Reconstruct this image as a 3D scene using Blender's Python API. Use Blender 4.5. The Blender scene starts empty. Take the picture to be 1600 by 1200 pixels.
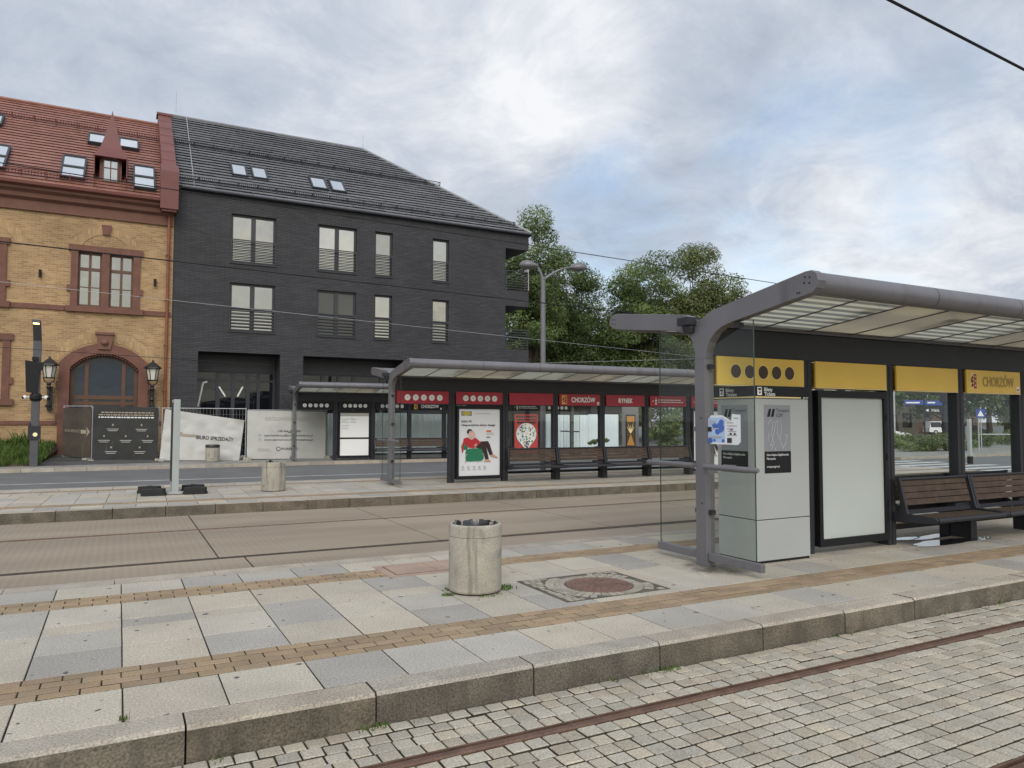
import bpy, bmesh, math, random
import numpy as np
from mathutils import Matrix, Vector
from math import sin, cos, pi, radians

random.seed(7)
SC = bpy.context.scene
COL = SC.collection

# ------------------------------------------------------------------ camera
def make_camera():
    yaw, pit, rol = 0.48735, 0.04892, 0.00239
    f0 = Vector((sin(yaw), cos(yaw), 0)); r0 = Vector((cos(yaw), -sin(yaw), 0)); u0 = Vector((0, 0, 1))
    f = f0 * cos(pit) + u0 * sin(pit); u = u0 * cos(pit) - f0 * sin(pit)
    r = r0 * cos(rol) + u * sin(rol); u = u * cos(rol) - r0 * sin(rol)
    cam = bpy.data.cameras.new('camera'); o = bpy.data.objects.new('camera', cam); COL.objects.link(o)
    m = Matrix((r, u, -f)).transposed().to_4x4(); m.translation = (0, 0, 1.75)
    o.matrix_world = m
    cam.sensor_width = 36; cam.lens = 26.013; cam.clip_start = 0.05; cam.clip_end = 4000
    SC.camera = o
make_camera()

# ------------------------------------------------------------------ light
SUN_EL, SUN_AZ = radians(38), radians(205)        # compass-like: direction the light comes from, from +Y clockwise
SV = Vector((sin(SUN_AZ) * cos(SUN_EL), cos(SUN_AZ) * cos(SUN_EL), sin(SUN_EL)))
def make_light():
    L = bpy.data.lights.new('sun', 'SUN'); L.energy = 1.6; L.angle = radians(35); L.color = (1, .92, .80)
    o = bpy.data.objects.new('sun', L); COL.objects.link(o)
    o.rotation_euler = (-SV).to_track_quat('-Z', 'Y').to_euler()
    w = bpy.data.worlds.new('World'); SC.world = w; w.use_nodes = True
    nt = w.node_tree; N = nt.nodes; K = nt.links; N.clear()
    def nd(t, **k):
        n = N.new(t)
        for a, b in k.items(): setattr(n, a, b)
        return n
    def math_(op, a, b=None, c=None):
        n = nd('ShaderNodeMath', operation=op)
        for i, x in enumerate((a, b, c)):
            if x is None: continue
            if isinstance(x, (int, float)): n.inputs[i].default_value = x
            else: K.new(x, n.inputs[i])
        return n.outputs[0]
    def smooth(x, lo, hi, a=0., b=1.):
        n = nd('ShaderNodeMapRange', interpolation_type='SMOOTHSTEP')
        K.new(x, n.inputs[0]); n.inputs[1].default_value = lo; n.inputs[2].default_value = hi
        n.inputs[3].default_value = a; n.inputs[4].default_value = b
        return n.outputs[0]
    tc = nd('ShaderNodeTexCoord').outputs['Generated']
    sx = nd('ShaderNodeSeparateXYZ'); K.new(tc, sx.inputs[0])
    zc = math_('MAXIMUM', sx.outputs[2], 0.0)
    den = math_('ADD', zc, 0.28)
    cx = nd('ShaderNodeCombineXYZ')
    K.new(math_('DIVIDE', sx.outputs[0], den), cx.inputs[0]); K.new(math_('DIVIDE', sx.outputs[1], den), cx.inputs[1])
    def noise(scale, det, rough, off, dist=0.):
        mp = nd('ShaderNodeMapping'); mp.inputs['Location'].default_value = off; K.new(cx.outputs[0], mp.inputs[0])
        n = nd('ShaderNodeTexNoise'); n.inputs['Scale'].default_value = scale; n.inputs['Detail'].default_value = det
        n.inputs['Roughness'].default_value = rough; n.inputs['Distortion'].default_value = dist
        K.new(mp.outputs[0], n.inputs['Vector']); return n.outputs[0]
    def dot(v):
        n = nd('ShaderNodeVectorMath', operation='DOT_PRODUCT'); K.new(tc, n.inputs[0])
        n.inputs[1].default_value = Vector(v).normalized(); return n.outputs['Value']
    sky = nd('ShaderNodeTexSky', sky_type='NISHITA'); sky.sun_disc = False
    sky.sun_elevation = SUN_EL; sky.sun_rotation = SUN_AZ; sky.air_density = 1.2; sky.dust_density = 0.5; sky.ozone_density = 1.5
    bg1 = nd('ShaderNodeBackground'); bg1.inputs[1].default_value = 0.15; K.new(sky.outputs[0], bg1.inputs[0])
    # cloud cover: noise, thinner towards the gaps on the right
    n1 = noise(.75, 9, .56, (3.1, 1.7, 0), .3)
    gap1 = smooth(dot((.745, .61, .262)), .972, .999)
    gap2 = smooth(dot((.58, .774, .245)), .985, .9995)
    gap3 = smooth(dot((.80, .52, .31)), .984, .9995)
    gap = math_('MAXIMUM', gap1, math_('MAXIMUM', math_('MULTIPLY', gap2, .8), math_('MULTIPLY', gap3, .55)))
    n2 = noise(1.9, 8, .6, (7.3, 2.2, 0), .5)
    thr = math_('SUBTRACT', math_('ADD', math_('MULTIPLY', n1, .45), math_('MULTIPLY', n2, .55)), math_('MULTIPLY', gap, .27))
    cover = smooth(thr, .17, .40, .28, 1.)
    # brightness of the cloud layer
    n3 = noise(1.0, 9, .56, (11.2, 5.4, 0), .25)
    n4 = noise(4.2, 11, .66, (1.2, 9.4, 0), .4)
    br = math_('ADD', math_('MULTIPLY', n3, .60), math_('MULTIPLY', n4, .40))
    wht = smooth(dot((.478, .767, .425)), .988, .9995, 0, .09)
    wht2 = smooth(dot((.80, .55, .215)), .955, .995, 0, .10)
    drk = math_('ADD', smooth(dot((.60, .685, .41)), .93, .998, 0, -.075), smooth(dot((.15, .89, .40)), .93, .998, 0, .0))
    br = math_('ADD', math_('ADD', br, drk), math_('ADD', wht, wht2))
    # thin edges of the layer are brightest
    edge = smooth(thr, .2, .42, .10, 0)
    br = math_('ADD', br, edge)
    ramp = nd('ShaderNodeValToRGB'); K.new(br, ramp.inputs[0])
    e = ramp.color_ramp.elements
    e[0].position = .40; e[0].color = (.42, .475, .575, 1)
    e[1].position = .67; e[1].color = (.92, .935, .96, 1)
    m = e.new(.53); m.color = (.585, .64, .73, 1)
    # the veil is brighter on the sun's side of the sky, warm low down
    back = smooth(dot((SV.x, SV.y, SV.z * .75)), -.15, .95, 1.0, 2.1)
    mul = nd('ShaderNodeVectorMath', operation='SCALE'); K.new(ramp.outputs[0], mul.inputs[0]); K.new(back, mul.inputs['Scale'])
    low = math_('MULTIPLY', smooth(sx.outputs[2], .42, .1), smooth(dot((SV.x, SV.y, 0)), -.1, .6))
    warm = nd('ShaderNodeMix', data_type='RGBA', blend_type='MULTIPLY'); K.new(low, warm.inputs[0])
    K.new(mul.outputs[0], warm.inputs[6]); warm.inputs[7].default_value = (1.1, .96, .70, 1)
    bg2 = nd('ShaderNodeBackground'); K.new(warm.outputs[2], bg2.inputs[0]); bg2.inputs[1].default_value = 1.0
    mix = nd('ShaderNodeMixShader'); K.new(cover, mix.inputs[0]); K.new(bg1.outputs[0], mix.inputs[1]); K.new(bg2.outputs[0], mix.inputs[2])
    out = nd('ShaderNodeOutputWorld'); K.new(mix.outputs[0], out.inputs[0])
make_light()
vs = SC.view_settings
vs.view_transform = 'Standard'; vs.look = 'None'; vs.exposure = 0.0; vs.gamma = 1.0; vs.use_curve_mapping = False

# ------------------------------------------------------------------ materials
MATS = {}
def mat(name, base, rough=.7, metal=0., spec=.5, var=0., vscale=3., fine=0., fscale=60., bump=0., bscale=40., tint=False,
        stain=None, emit=None, streak=None, spots=None):
    """plain painted or mineral surface: base colour, slow variation, fine speckle, bump, optional stains"""
    if name in MATS: return MATS[name]
    m = bpy.data.materials.new(name); m.use_nodes = True; nt = m.node_tree; N = nt.nodes; K = nt.links
    b = N['Principled BSDF']
    b.inputs['Roughness'].default_value = rough; b.inputs['Metallic'].default_value = metal
    b.inputs['Specular IOR Level'].default_value = spec
    tc = N.new('ShaderNodeTexCoord').outputs['Object']
    rgb = N.new('ShaderNodeRGB'); rgb.outputs[0].default_value = (*base, 1); cur = rgb.outputs[0]
    def scaled(fac_out, lo, hi, cur):
        r = N.new('ShaderNodeMapRange'); K.new(fac_out, r.inputs[0]); r.inputs[1].default_value = .3; r.inputs[2].default_value = .7
        r.inputs[3].default_value = lo; r.inputs[4].default_value = hi
        v = N.new('ShaderNodeVectorMath'); v.operation = 'SCALE'; K.new(cur, v.inputs[0]); K.new(r.outputs[0], v.inputs['Scale'])
        return v.outputs[0]
    def noise(s, d=5, vec=None):
        n = N.new('ShaderNodeTexNoise'); n.inputs['Scale'].default_value = s; n.inputs['Detail'].default_value = d
        K.new(vec or tc, n.inputs['Vector']); return n.outputs[0]
    if var: cur = scaled(noise(vscale), 1 - var, 1 + var, cur)
    if fine: cur = scaled(noise(fscale, 2), 1 - fine, 1 + fine, cur)
    if tint:
        a = N.new('ShaderNodeAttribute'); a.attribute_name = 'tint'
        v = N.new('ShaderNodeVectorMath'); v.operation = 'MULTIPLY'; K.new(cur, v.inputs[0]); K.new(a.outputs['Color'], v.inputs[1]); cur = v.outputs[0]
    if stain:   # (colour, scale, lo, hi)
        r = N.new('ShaderNodeMapRange'); K.new(noise(stain[1], 6), r.inputs[0]); r.inputs[1].default_value = stain[2]; r.inputs[2].default_value = stain[3]
        x = N.new('ShaderNodeMix'); x.data_type = 'RGBA'; K.new(r.outputs[0], x.inputs[0]); K.new(cur, x.inputs[6]); x.inputs[7].default_value = (*stain[0], 1); cur = x.outputs[2]
    if spots:   # small dark marks: (colour, scale, lo, hi)
        r = N.new('ShaderNodeMapRange'); K.new(noise(spots[1], 1), r.inputs[0]); r.inputs[1].default_value = spots[2]; r.inputs[2].default_value = spots[3]
        x = N.new('ShaderNodeMix'); x.data_type = 'RGBA'; K.new(r.outputs[0], x.inputs[0]); K.new(cur, x.inputs[6]); x.inputs[7].default_value = (*spots[0], 1); cur = x.outputs[2]
    if streak:  # vertical runs of dirt: (colour, scale, lo, hi)
        mp = N.new('ShaderNodeMapping'); mp.inputs['Scale'].default_value = (streak[1], streak[1], streak[1] * .09); K.new(tc, mp.inputs[0])
        r = N.new('ShaderNodeMapRange'); K.new(noise(1., 5, mp.outputs[0]), r.inputs[0]); r.inputs[1].default_value = streak[2]; r.inputs[2].default_value = streak[3]
        x = N.new('ShaderNodeMix'); x.data_type = 'RGBA'; K.new(r.outputs[0], x.inputs[0]); K.new(cur, x.inputs[6]); x.inputs[7].default_value = (*streak[0], 1); cur = x.outputs[2]
    K.new(cur, b.inputs['Base Color'])
    if bump:
        bp = N.new('ShaderNodeBump'); bp.inputs['Strength'].default_value = bump; bp.inputs['Distance'].default_value = .01
        K.new(noise(bscale, 4), bp.inputs['Height']); K.new(bp.outputs[0], b.inputs['Normal'])
    if emit:
        b.inputs['Emission Color'].default_value = (*emit[0], 1); b.inputs['Emission Strength'].default_value = emit[1]
    MATS[name] = m; return m

def brick_mat(name, c1, c2, mortar, bw, rh, ms, rough=.85, bump=.5, var=.18):
    m = bpy.data.materials.new(name); m.use_nodes = True; nt = m.node_tree; N = nt.nodes; K = nt.links
    b = N['Principled BSDF']; b.inputs['Roughness'].default_value = rough
    tc = N.new('ShaderNodeTexCoord').outputs['Object']
    s = N.new('ShaderNodeSeparateXYZ'); K.new(tc, s.inputs[0])
    ad = N.new('ShaderNodeMath'); ad.operation = 'ADD'; K.new(s.outputs[0], ad.inputs[0]); K.new(s.outputs[1], ad.inputs[1])
    c = N.new('ShaderNodeCombineXYZ'); K.new(ad.outputs[0], c.inputs[0]); K.new(s.outputs[2], c.inputs[1])
    t = N.new('ShaderNodeTexBrick'); K.new(c.outputs[0], t.inputs['Vector'])
    t.inputs['Color1'].default_value = (*c1, 1); t.inputs['Color2'].default_value = (*c2, 1); t.inputs['Mortar'].default_value = (*mortar, 1)
    t.inputs['Scale'].default_value = 1; t.inputs['Brick Width'].default_value = bw; t.inputs['Row Height'].default_value = rh
    t.inputs['Mortar Size'].default_value = ms; t.inputs['Mortar Smooth'].default_value = .2; t.inputs['Bias'].default_value = 0
    n = N.new('ShaderNodeTexNoise'); n.inputs['Scale'].default_value = .9; n.inputs['Detail'].default_value = 6; K.new(tc, n.inputs['Vector'])
    r = N.new('ShaderNodeMapRange'); K.new(n.outputs[0], r.inputs[0]); r.inputs[1].default_value = .3; r.inputs[2].default_value = .7
    r.inputs[3].default_value = 1 - var; r.inputs[4].default_value = 1 + var
    v = N.new('ShaderNodeVectorMath'); v.operation = 'SCALE'; K.new(t.outputs['Color'], v.inputs[0]); K.new(r.outputs[0], v.inputs['Scale'])
    K.new(v.outputs[0], b.inputs['Base Color'])
    bp = N.new('ShaderNodeBump'); bp.inputs['Strength'].default_value = bump; bp.inputs['Distance'].default_value = .012; bp.invert = True
    K.new(t.outputs['Fac'], bp.inputs['Height']); K.new(bp.outputs[0], b.inputs['Normal'])
    MATS[name] = m; return m

def glass_mat(name, tint, refl, rough=0., haze=0.):
    """thin clear pane: mostly passes light, a little mirror"""
    m = bpy.data.materials.new(name); m.use_nodes = True; nt = m.node_tree; N = nt.nodes; K = nt.links; N.clear()
    tr = N.new('ShaderNodeBsdfTransparent'); tr.inputs[0].default_value = (*tint, 1)
    gl = N.new('ShaderNodeBsdfGlossy'); gl.inputs['Roughness'].default_value = rough; gl.inputs[0].default_value = (1, 1, 1, 1)
    lw = N.new('ShaderNodeLayerWeight'); lw.inputs[0].default_value = .25
    mr = N.new('ShaderNodeMapRange'); K.new(lw.outputs['Facing'], mr.inputs[0]); mr.inputs[3].default_value = refl; mr.inputs[4].default_value = min(1, refl * 4)
    mx = N.new('ShaderNodeMixShader'); K.new(mr.outputs[0], mx.inputs[0]); K.new(tr.outputs[0], mx.inputs[1]); K.new(gl.outputs[0], mx.inputs[2])
    last = mx.outputs[0]
    if haze:
        df = N.new('ShaderNodeBsdfDiffuse'); df.inputs[0].default_value = (.5, .5, .48, 1)
        m2 = N.new('ShaderNodeMixShader'); m2.inputs[0].default_value = haze; K.new(last, m2.inputs[1]); K.new(df.outputs[0], m2.inputs[2]); last = m2.outputs[0]
    o = N.new('ShaderNodeOutputMaterial'); K.new(last, o.inputs[0])
    MATS[name] = m; return m

def window_mat(name, dark, mirror, rough=.02, wob=.02):
    """glazing seen from the street: dark room behind a reflecting pane"""
    m = bpy.data.materials.new(name); m.use_nodes = True; nt = m.node_tree; N = nt.nodes; K = nt.links; N.clear()
    tc = N.new('ShaderNodeTexCoord').outputs['Object']
    n = N.new('ShaderNodeTexNoise'); n.inputs['Scale'].default_value = .8; n.inputs['Detail'].default_value = 2; K.new(tc, n.inputs['Vector'])
    bp = N.new('ShaderNodeBump'); bp.inputs['Strength'].default_value = wob; bp.inputs['Distance'].default_value = .2; K.new(n.outputs[0], bp.inputs['Height'])
    df = N.new('ShaderNodeBsdfDiffuse'); df.inputs[0].default_value = (*dark, 1)
    gl = N.new('ShaderNodeBsdfGlossy'); gl.inputs['Roughness'].default_value = rough; gl.inputs[0].default_value = (.95, .97, .97, 1); K.new(bp.outputs[0], gl.inputs['Normal'])
    mx = N.new('ShaderNodeMixShader'); mx.inputs[0].default_value = mirror; K.new(df.outputs[0], mx.inputs[1]); K.new(gl.outputs[0], mx.inputs[2])
    o = N.new('ShaderNodeOutputMaterial'); K.new(mx.outputs[0], o.inputs[0])
    MATS[name] = m; return m

def roofglass_mat(name, light, dark, period, stripes):
    """translucent canopy glass with slats lying on it"""
    m = bpy.data.materials.new(name); m.use_nodes = True; nt = m.node_tree; N = nt.nodes; K = nt.links; N.clear()
    tc = N.new('ShaderNodeTexCoord').outputs['Object']
    s = N.new('ShaderNodeSeparateXYZ'); K.new(tc, s.inputs[0])
    if stripes:
        w = N.new('ShaderNodeMath'); w.operation = 'MULTIPLY'; K.new(s.outputs[1], w.inputs[0]); w.inputs[1].default_value = 2 * pi / period
        sn = N.new('ShaderNodeMath'); sn.operation = 'SINE'; K.new(w.outputs[0], sn.inputs[0])
        r = N.new('ShaderNodeMapRange'); r.interpolation_type = 'SMOOTHSTEP'; K.new(sn.outputs[0], r.inputs[0]); r.inputs[1].default_value = -.6; r.inputs[2].default_value = .6
    else:
        n = N.new('ShaderNodeTexNoise'); n.inputs['Scale'].default_value = .9; K.new(tc, n.inputs['Vector'])
        r = N.new('ShaderNodeMapRange'); K.new(n.outputs[0], r.inputs[0]); r.inputs[1].default_value = .35; r.inputs[2].default_value = .65
    x = N.new('ShaderNodeMix'); x.data_type = 'RGBA'; K.new(r.outputs[0], x.inputs[0]); x.inputs[6].default_value = (*dark, 1); x.inputs[7].default_value = (*light, 1)
    tl = N.new('ShaderNodeBsdfTranslucent'); K.new(x.outputs[2], tl.inputs[0])
    df = N.new('ShaderNodeBsdfDiffuse'); K.new(x.outputs[2], df.inputs[0])
    m1 = N.new('ShaderNodeMixShader'); m1.inputs[0].default_value = .28; K.new(tl.outputs[0], m1.inputs[1]); K.new(df.outputs[0], m1.inputs[2])
    gl = N.new('ShaderNodeBsdfGlossy'); gl.inputs['Roughness'].default_value = .04
    m2 = N.new('ShaderNodeMixShader'); m2.inputs[0].default_value = .14; K.new(m1.outputs[0], m2.inputs[1]); K.new(gl.outputs[0], m2.inputs[2])
    o = N.new('ShaderNodeOutputMaterial'); K.new(m2.outputs[0], o.inputs[0])
    MATS[name] = m; return m

def leaf_mat(name, base):
    m = bpy.data.materials.new(name); m.use_nodes = True; nt = m.node_tree; N = nt.nodes; K = nt.links; N.clear()
    a = N.new('ShaderNodeAttribute'); a.attribute_name = 'tint'
    v = N.new('ShaderNodeVectorMath'); v.operation = 'MULTIPLY'; v.inputs[0].default_value = base; K.new(a.outputs['Color'], v.inputs[1])
    df = N.new('ShaderNodeBsdfPrincipled'); K.new(v.outputs[0], df.inputs['Base Color']); df.inputs['Roughness'].default_value = .55
    df.inputs['Specular IOR Level'].default_value = .3
    tl = N.new('ShaderNodeBsdfTranslucent'); K.new(v.outputs[0], tl.inputs[0])
    mx = N.new('ShaderNodeMixShader'); mx.inputs[0].default_value = .3; K.new(df.outputs[0], mx.inputs[1]); K.new(tl.outputs[0], mx.inputs[2])
    o = N.new('ShaderNodeOutputMaterial'); K.new(mx.outputs[0], o.inputs[0])
    MATS[name] = m; return m

M_granite = mat('granite_slab', (.395, .358, .297), .8, fine=.32, fscale=75, var=.08, vscale=2.2, tint=True, bump=.15, bscale=160, stain=((.20, .18, .145), 1.1, .56, .95), spots=((.09, .08, .065), 9, .725, .745))
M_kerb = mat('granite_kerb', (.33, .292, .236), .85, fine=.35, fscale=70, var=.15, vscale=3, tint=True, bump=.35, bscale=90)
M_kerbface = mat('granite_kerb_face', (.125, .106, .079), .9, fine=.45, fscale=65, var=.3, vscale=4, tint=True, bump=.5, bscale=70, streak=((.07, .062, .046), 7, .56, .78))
M_tactile = mat('tan_paver', (.275, .20, .125), .85, fine=.25, fscale=90, var=.12, tint=True, bump=.2)
M_cobble = mat('sett_stone', (.37, .336, .27), .8, fine=.26, fscale=75, var=.1, tint=True, bump=.4, bscale=70)
M_joint = mat('dark_joint_sand', (.05, .044, .03), .95, var=.4, vscale=5, stain=((.05, .075, .02), 3, .55, .75))
M_asphalt = mat('asphalt', (.125, .125, .122), .8, fine=.25, fscale=70, var=.12, vscale=.6)
M_white_paint = mat('road_paint', (.5, .5, .48), .7, var=.25, vscale=2)
M_rust = mat('rusty_rail', (.13, .075, .05), .6, metal=.3, var=.3, vscale=6, fine=.2)
M_rail_dark = mat('dark_rail', (.06, .045, .035), .5, metal=.4, var=.3, vscale=5)
M_groove = mat('rail_groove', (.012, .01, .009), .9)
M_soil = mat('soil', (.09, .07, .045), .95, var=.3)
M_steel = mat('shelter_paint', (.145, .140, .151), .42, metal=.15, var=.10, vscale=1.6, fine=.03, streak=((.095, .088, .092), 5, .56, .8))
M_steel_dark = mat('shelter_dark_paint', (.024, .025, .031), .5, spec=.35, var=.1)
M_black = mat('black_plastic', (.008, .008, .010), .5, spec=.3)
M_rubber = mat('black_rubber', (.014, .014, .015), .75, var=.2, vscale=8)
M_yellow = mat('yellow_panel', (.74, .49, .075), .45, var=.05, vscale=1.5)
M_red = mat('red_panel', (.33, .013, .03), .4, var=.06)
M_white = mat('white_print', (.78, .78, .76), .6)
M_cream_line = mat('cream_stripe', (.80, .62, .30), .5)
M_machine = mat('pale_grey_sheet', (.37, .385, .38), .4, var=.04, vscale=1.2, metal=.05)
M_grey_film = mat('grey_film', (.23, .24, .26), .5)
M_wood = mat('weathered_slats', (.055, .034, .022), .75, var=.35, vscale=9, fine=.2)
M_concrete = mat('bin_concrete', (.35, .325, .27), .9, fine=.14, fscale=55, var=.14, vscale=4, bump=.3, bscale=55, stain=((.17, .155, .125), 5, .55, .8), streak=((.11, .1, .08), 9, .58, .75))
M_bag = mat('bin_bag', (.012, .012, .014), .3, spec=.6)
M_galv = mat('galvanised_steel', (.42, .43, .44), .45, metal=.5, var=.1)
M_sheet = mat('white_sheet_metal', (.70, .76, .78), .5, var=.08, vscale=1.2, fine=.04)
M_iron = mat('black_cast_iron', (.012, .012, .013), .45)
M_frost = mat('frosted_lamp_glass', (.62, .60, .52), .3)
M_stone = mat('brown_sandstone', (.155, .07, .05), .85, var=.16, vscale=3, fine=.1, fscale=30, bump=.25)
M_bare_stone = mat('moulded_sandstone', (.165, .078, .056), .8, var=.12, vscale=2)
M_redmetal = mat('red_sheet_roof', (.14, .042, .034), .5, var=.12, vscale=1.5)
M_redtile = mat('red_tile', (.25, .112, .084), .42, var=.16, vscale=2.2, fine=.12, fscale=9, tint=True)
M_darktile = mat('anthracite_tile', (.2, .203, .215), .24, var=.12, vscale=2.5, fine=.1, fscale=9, tint=True)
M_darkmetal = mat('anthracite_metal', (.03, .032, .038), .5, var=.1)
M_woodframe = mat('brown_window_frame', (.105, .048, .026), .5, var=.15)
M_copper = mat('copper_pipe', (.22, .075, .04), .5, metal=.3, var=.15)
M_brick = brick_mat('yellow_brick', (.40, .255, .12), (.27, .16, .07), (.37, .28, .175), .27, .085, .011)
M_brick2 = brick_mat('yellow_brick_arch', (.45, .30, .15), (.35, .22, .10), (.30, .22, .14), .09, .3, .010)
M_darkbrick = brick_mat('anthracite_brick', (.047, .046, .051), (.030, .030, .034), (.016, .016, .018), .42, .072, .010, rough=.7, bump=.8, var=.15)
M_brownbrick = brick_mat('brown_brick', (.13, .075, .055), (.09, .05, .04), (.14, .12, .1), .27, .085, .008)
M_panewarm = window_mat('reflecting_pane', (.03, .034, .034), .36, wob=.03)
M_panegrey = window_mat('grey_pane', (.022, .026, .028), .27, wob=.06)
M_panedull = window_mat('dull_pane', (.03, .033, .034), .07, wob=.02)
M_paneblue = window_mat('bluish_pane', (.022, .03, .04), .28, wob=.05)
M_panesky = window_mat('skylight_pane', (.3, .31, .32), .8, wob=.01)
M_paneshop = window_mat('shop_pane', (.008, .009, .013), .05, wob=.03)
M_panedoor = window_mat('arch_pane', (.008, .018, .035), .045, wob=.05)
M_glass = glass_mat('clear_glass', (.94, .96, .95), .02)
M_glassend = glass_mat('end_glass', (.93, .95, .935), .010)
M_roofstripe = roofglass_mat('canopy_glass_slatted', (.84, .83, .73), (.47, .48, .46), .17, True)
M_roofclear = roofglass_mat('canopy_glass_brown', (.72, .68, .57), (.56, .53, .46), .17, False)
M_banner = mat('white_banner', (.50, .495, .465), .7, var=.06, vscale=1.5, fine=.03, stain=((.42, .41, .37), 1.2, .6, .85))
M_blackbanner = mat('black_banner', (.022, .022, .021), .65, var=.25, vscale=2, streak=((.16, .155, .14), 9, .66, .8))
M_brownbanner = mat('brown_banner', (.06, .047, .034), .65, var=.3, vscale=2, streak=((.2, .17, .13), 9, .66, .8))
M_print = mat('dark_print', (.022, .022, .024), .6)
M_faint = mat('faded_print', (.40, .39, .36), .7)
M_tan = mat('tan_print', (.34, .29, .22), .7)
M_bark = mat('bark', (.07, .052, .038), .9, var=.3, vscale=4, bump=.4)
M_frostwhite = mat('opal_panel', (.43, .465, .44), .25, spec=.5, var=.04, vscale=.8)
M_water = mat('wet_film', (.02, .02, .02), .015, spec=1.0)
M_leafA = leaf_mat('leaf_mid', (.135, .19, .068))
M_leafB = leaf_mat('leaf_dark', (.095, .138, .05))
M_leafC = leaf_mat('leaf_light', (.14, .18, .075))
M_leafD = leaf_mat('leaf_olive', (.15, .185, .072))
M_grassy = leaf_mat('grass_blade', (.10, .165, .04))
M_cream_wall = mat('pale_render', (.40, .35, .27), .9, var=.1)
M_blue = mat('blue_sign', (.02, .06, .28), .4)

# ------------------------------------------------------------------ mesh builder
class MB:
    def __init__(s): s.v = []; s.f = []; s.m = []; s.t = []
    def add(s, V, F, mi=0, tint=(1, 1, 1)):
        o = len(s.v); s.v += [tuple(p) for p in V]
        for f in F: s.f.append(tuple(i + o for i in f)); s.m.append(mi); s.t.append(tint)
        return s
    def box(s, x0, y0, z0, x1, y1, z1, mi=0, tint=(1, 1, 1), M=None):
        V = [(x0, y0, z0), (x1, y0, z0), (x1, y1, z0), (x0, y1, z0), (x0, y0, z1), (x1, y0, z1), (x1, y1, z1), (x0, y1, z1)]
        if M is not None: V = [M @ Vector(p) for p in V]
        return s.add(V, [(0, 3, 2, 1), (4, 5, 6, 7), (0, 1, 5, 4), (1, 2, 6, 5), (2, 3, 7, 6), (3, 0, 4, 7)], mi, tint)
    def prism(s, prof, axis, c0, c1, mi=0, tint=(1, 1, 1)):
        def p(a, b, c): return (c, a, b) if axis == 'x' else (a, c, b) if axis == 'y' else (a, b, c)
        n = len(prof); V = [p(a, b, c0) for a, b in prof] + [p(a, b, c1) for a, b in prof]
        F = [tuple(range(n))[::-1], tuple(range(n, 2 * n))] + [(i, (i + 1) % n, n + (i + 1) % n, n + i) for i in range(n)]
        return s.add(V, F, mi, tint)
    def tube(s, pts, r, n=8, mi=0, tint=(1, 1, 1), cap=True):
        pts = [Vector(p) for p in pts]; V = []; F = []
        rs = r if isinstance(r, (list, tuple)) else [r] * len(pts)
        for i, p in enumerate(pts):
            d = (pts[min(i + 1, len(pts) - 1)] - pts[max(i - 1, 0)]).normalized()
            a = d.orthogonal().normalized() if abs(d.z) > .95 else d.cross(Vector((0, 0, 1))).normalized()
            b = d.cross(a)
            for k in range(n):
                t = 2 * pi * k / n; V.append(p + (a * cos(t) + b * sin(t)) * rs[i])
        for i in range(len(pts) - 1):
            for k in range(n): F.append((i * n + k, i * n + (k + 1) % n, (i + 1) * n + (k + 1) % n, (i + 1) * n + k))
        if cap: F += [tuple(range(n)), tuple(range((len(pts) - 1) * n, len(pts) * n))[::-1]]
        return s.add(V, F, mi, tint)
    def lathe(s, prof, n=32, c=(0, 0, 0), mi=0, tint=(1, 1, 1)):
        V = []; F = []
        for r, z in prof:
            for k in range(n): V.append((c[0] + r * cos(2 * pi * k / n), c[1] + r * sin(2 * pi * k / n), c[2] + z))
        for i in range(len(prof) - 1):
            for k in range(n): F.append((i * n + k, i * n + (k + 1) % n, (i + 1) * n + (k + 1) % n, (i + 1) * n + k))
        return s.add(V, F, mi, tint)
    def disc(s, c, r, U, W, n=24, mi=0, r2=None, tint=(1, 1, 1)):
        c = Vector(c); U = Vector(U); W = Vector(W); r2 = r2 or r
        return s.add([c + U * r * cos(2 * pi * k / n) + W * r2 * sin(2 * pi * k / n) for k in range(n)], [tuple(range(n))], mi, tint)
    def poly(s, P, mi=0, tint=(1, 1, 1)): return s.add(P, [tuple(range(len(P)))], mi, tint)
    def build(s, name, mats, parent=None, smooth=0, bevel=0, fix=True, loc=None):
        me = bpy.data.meshes.new(name); me.from_pydata(s.v, [], s.f)
        if not isinstance(mats, (list, tuple)): mats = [mats]
        for m in mats: me.materials.append(m)
        me.polygons.foreach_set('material_index', s.m)
        if any(t != (1, 1, 1) for t in s.t) or any(m in TINTED for m in mats):
            a = me.attributes.new('tint', 'FLOAT_COLOR', 'FACE')
            a.data.foreach_set('color', [c for t in s.t for c in (*t, 1.)])
        if fix:
            bm = bmesh.new(); bm.from_mesh(me); bmesh.ops.recalc_face_normals(bm, faces=bm.faces); bm.to_mesh(me); bm.free()
        if smooth:
            me.polygons.foreach_set('use_smooth', [True] * len(me.polygons))
            me.set_sharp_from_angle(angle=radians(smooth))
        me.update()
        o = bpy.data.objects.new(name, me); COL.objects.link(o)
        if parent: o.parent = parent
        if loc: o.location = loc
        if bevel:
            b = o.modifiers.new('bevel', 'BEVEL'); b.width = bevel; b.segments = 2; b.limit_method = 'ANGLE'; b.angle_limit = radians(50)
        return o
TINTED = {M_granite, M_kerb, M_kerbface, M_tactile, M_cobble, M_redtile, M_darktile}

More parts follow.
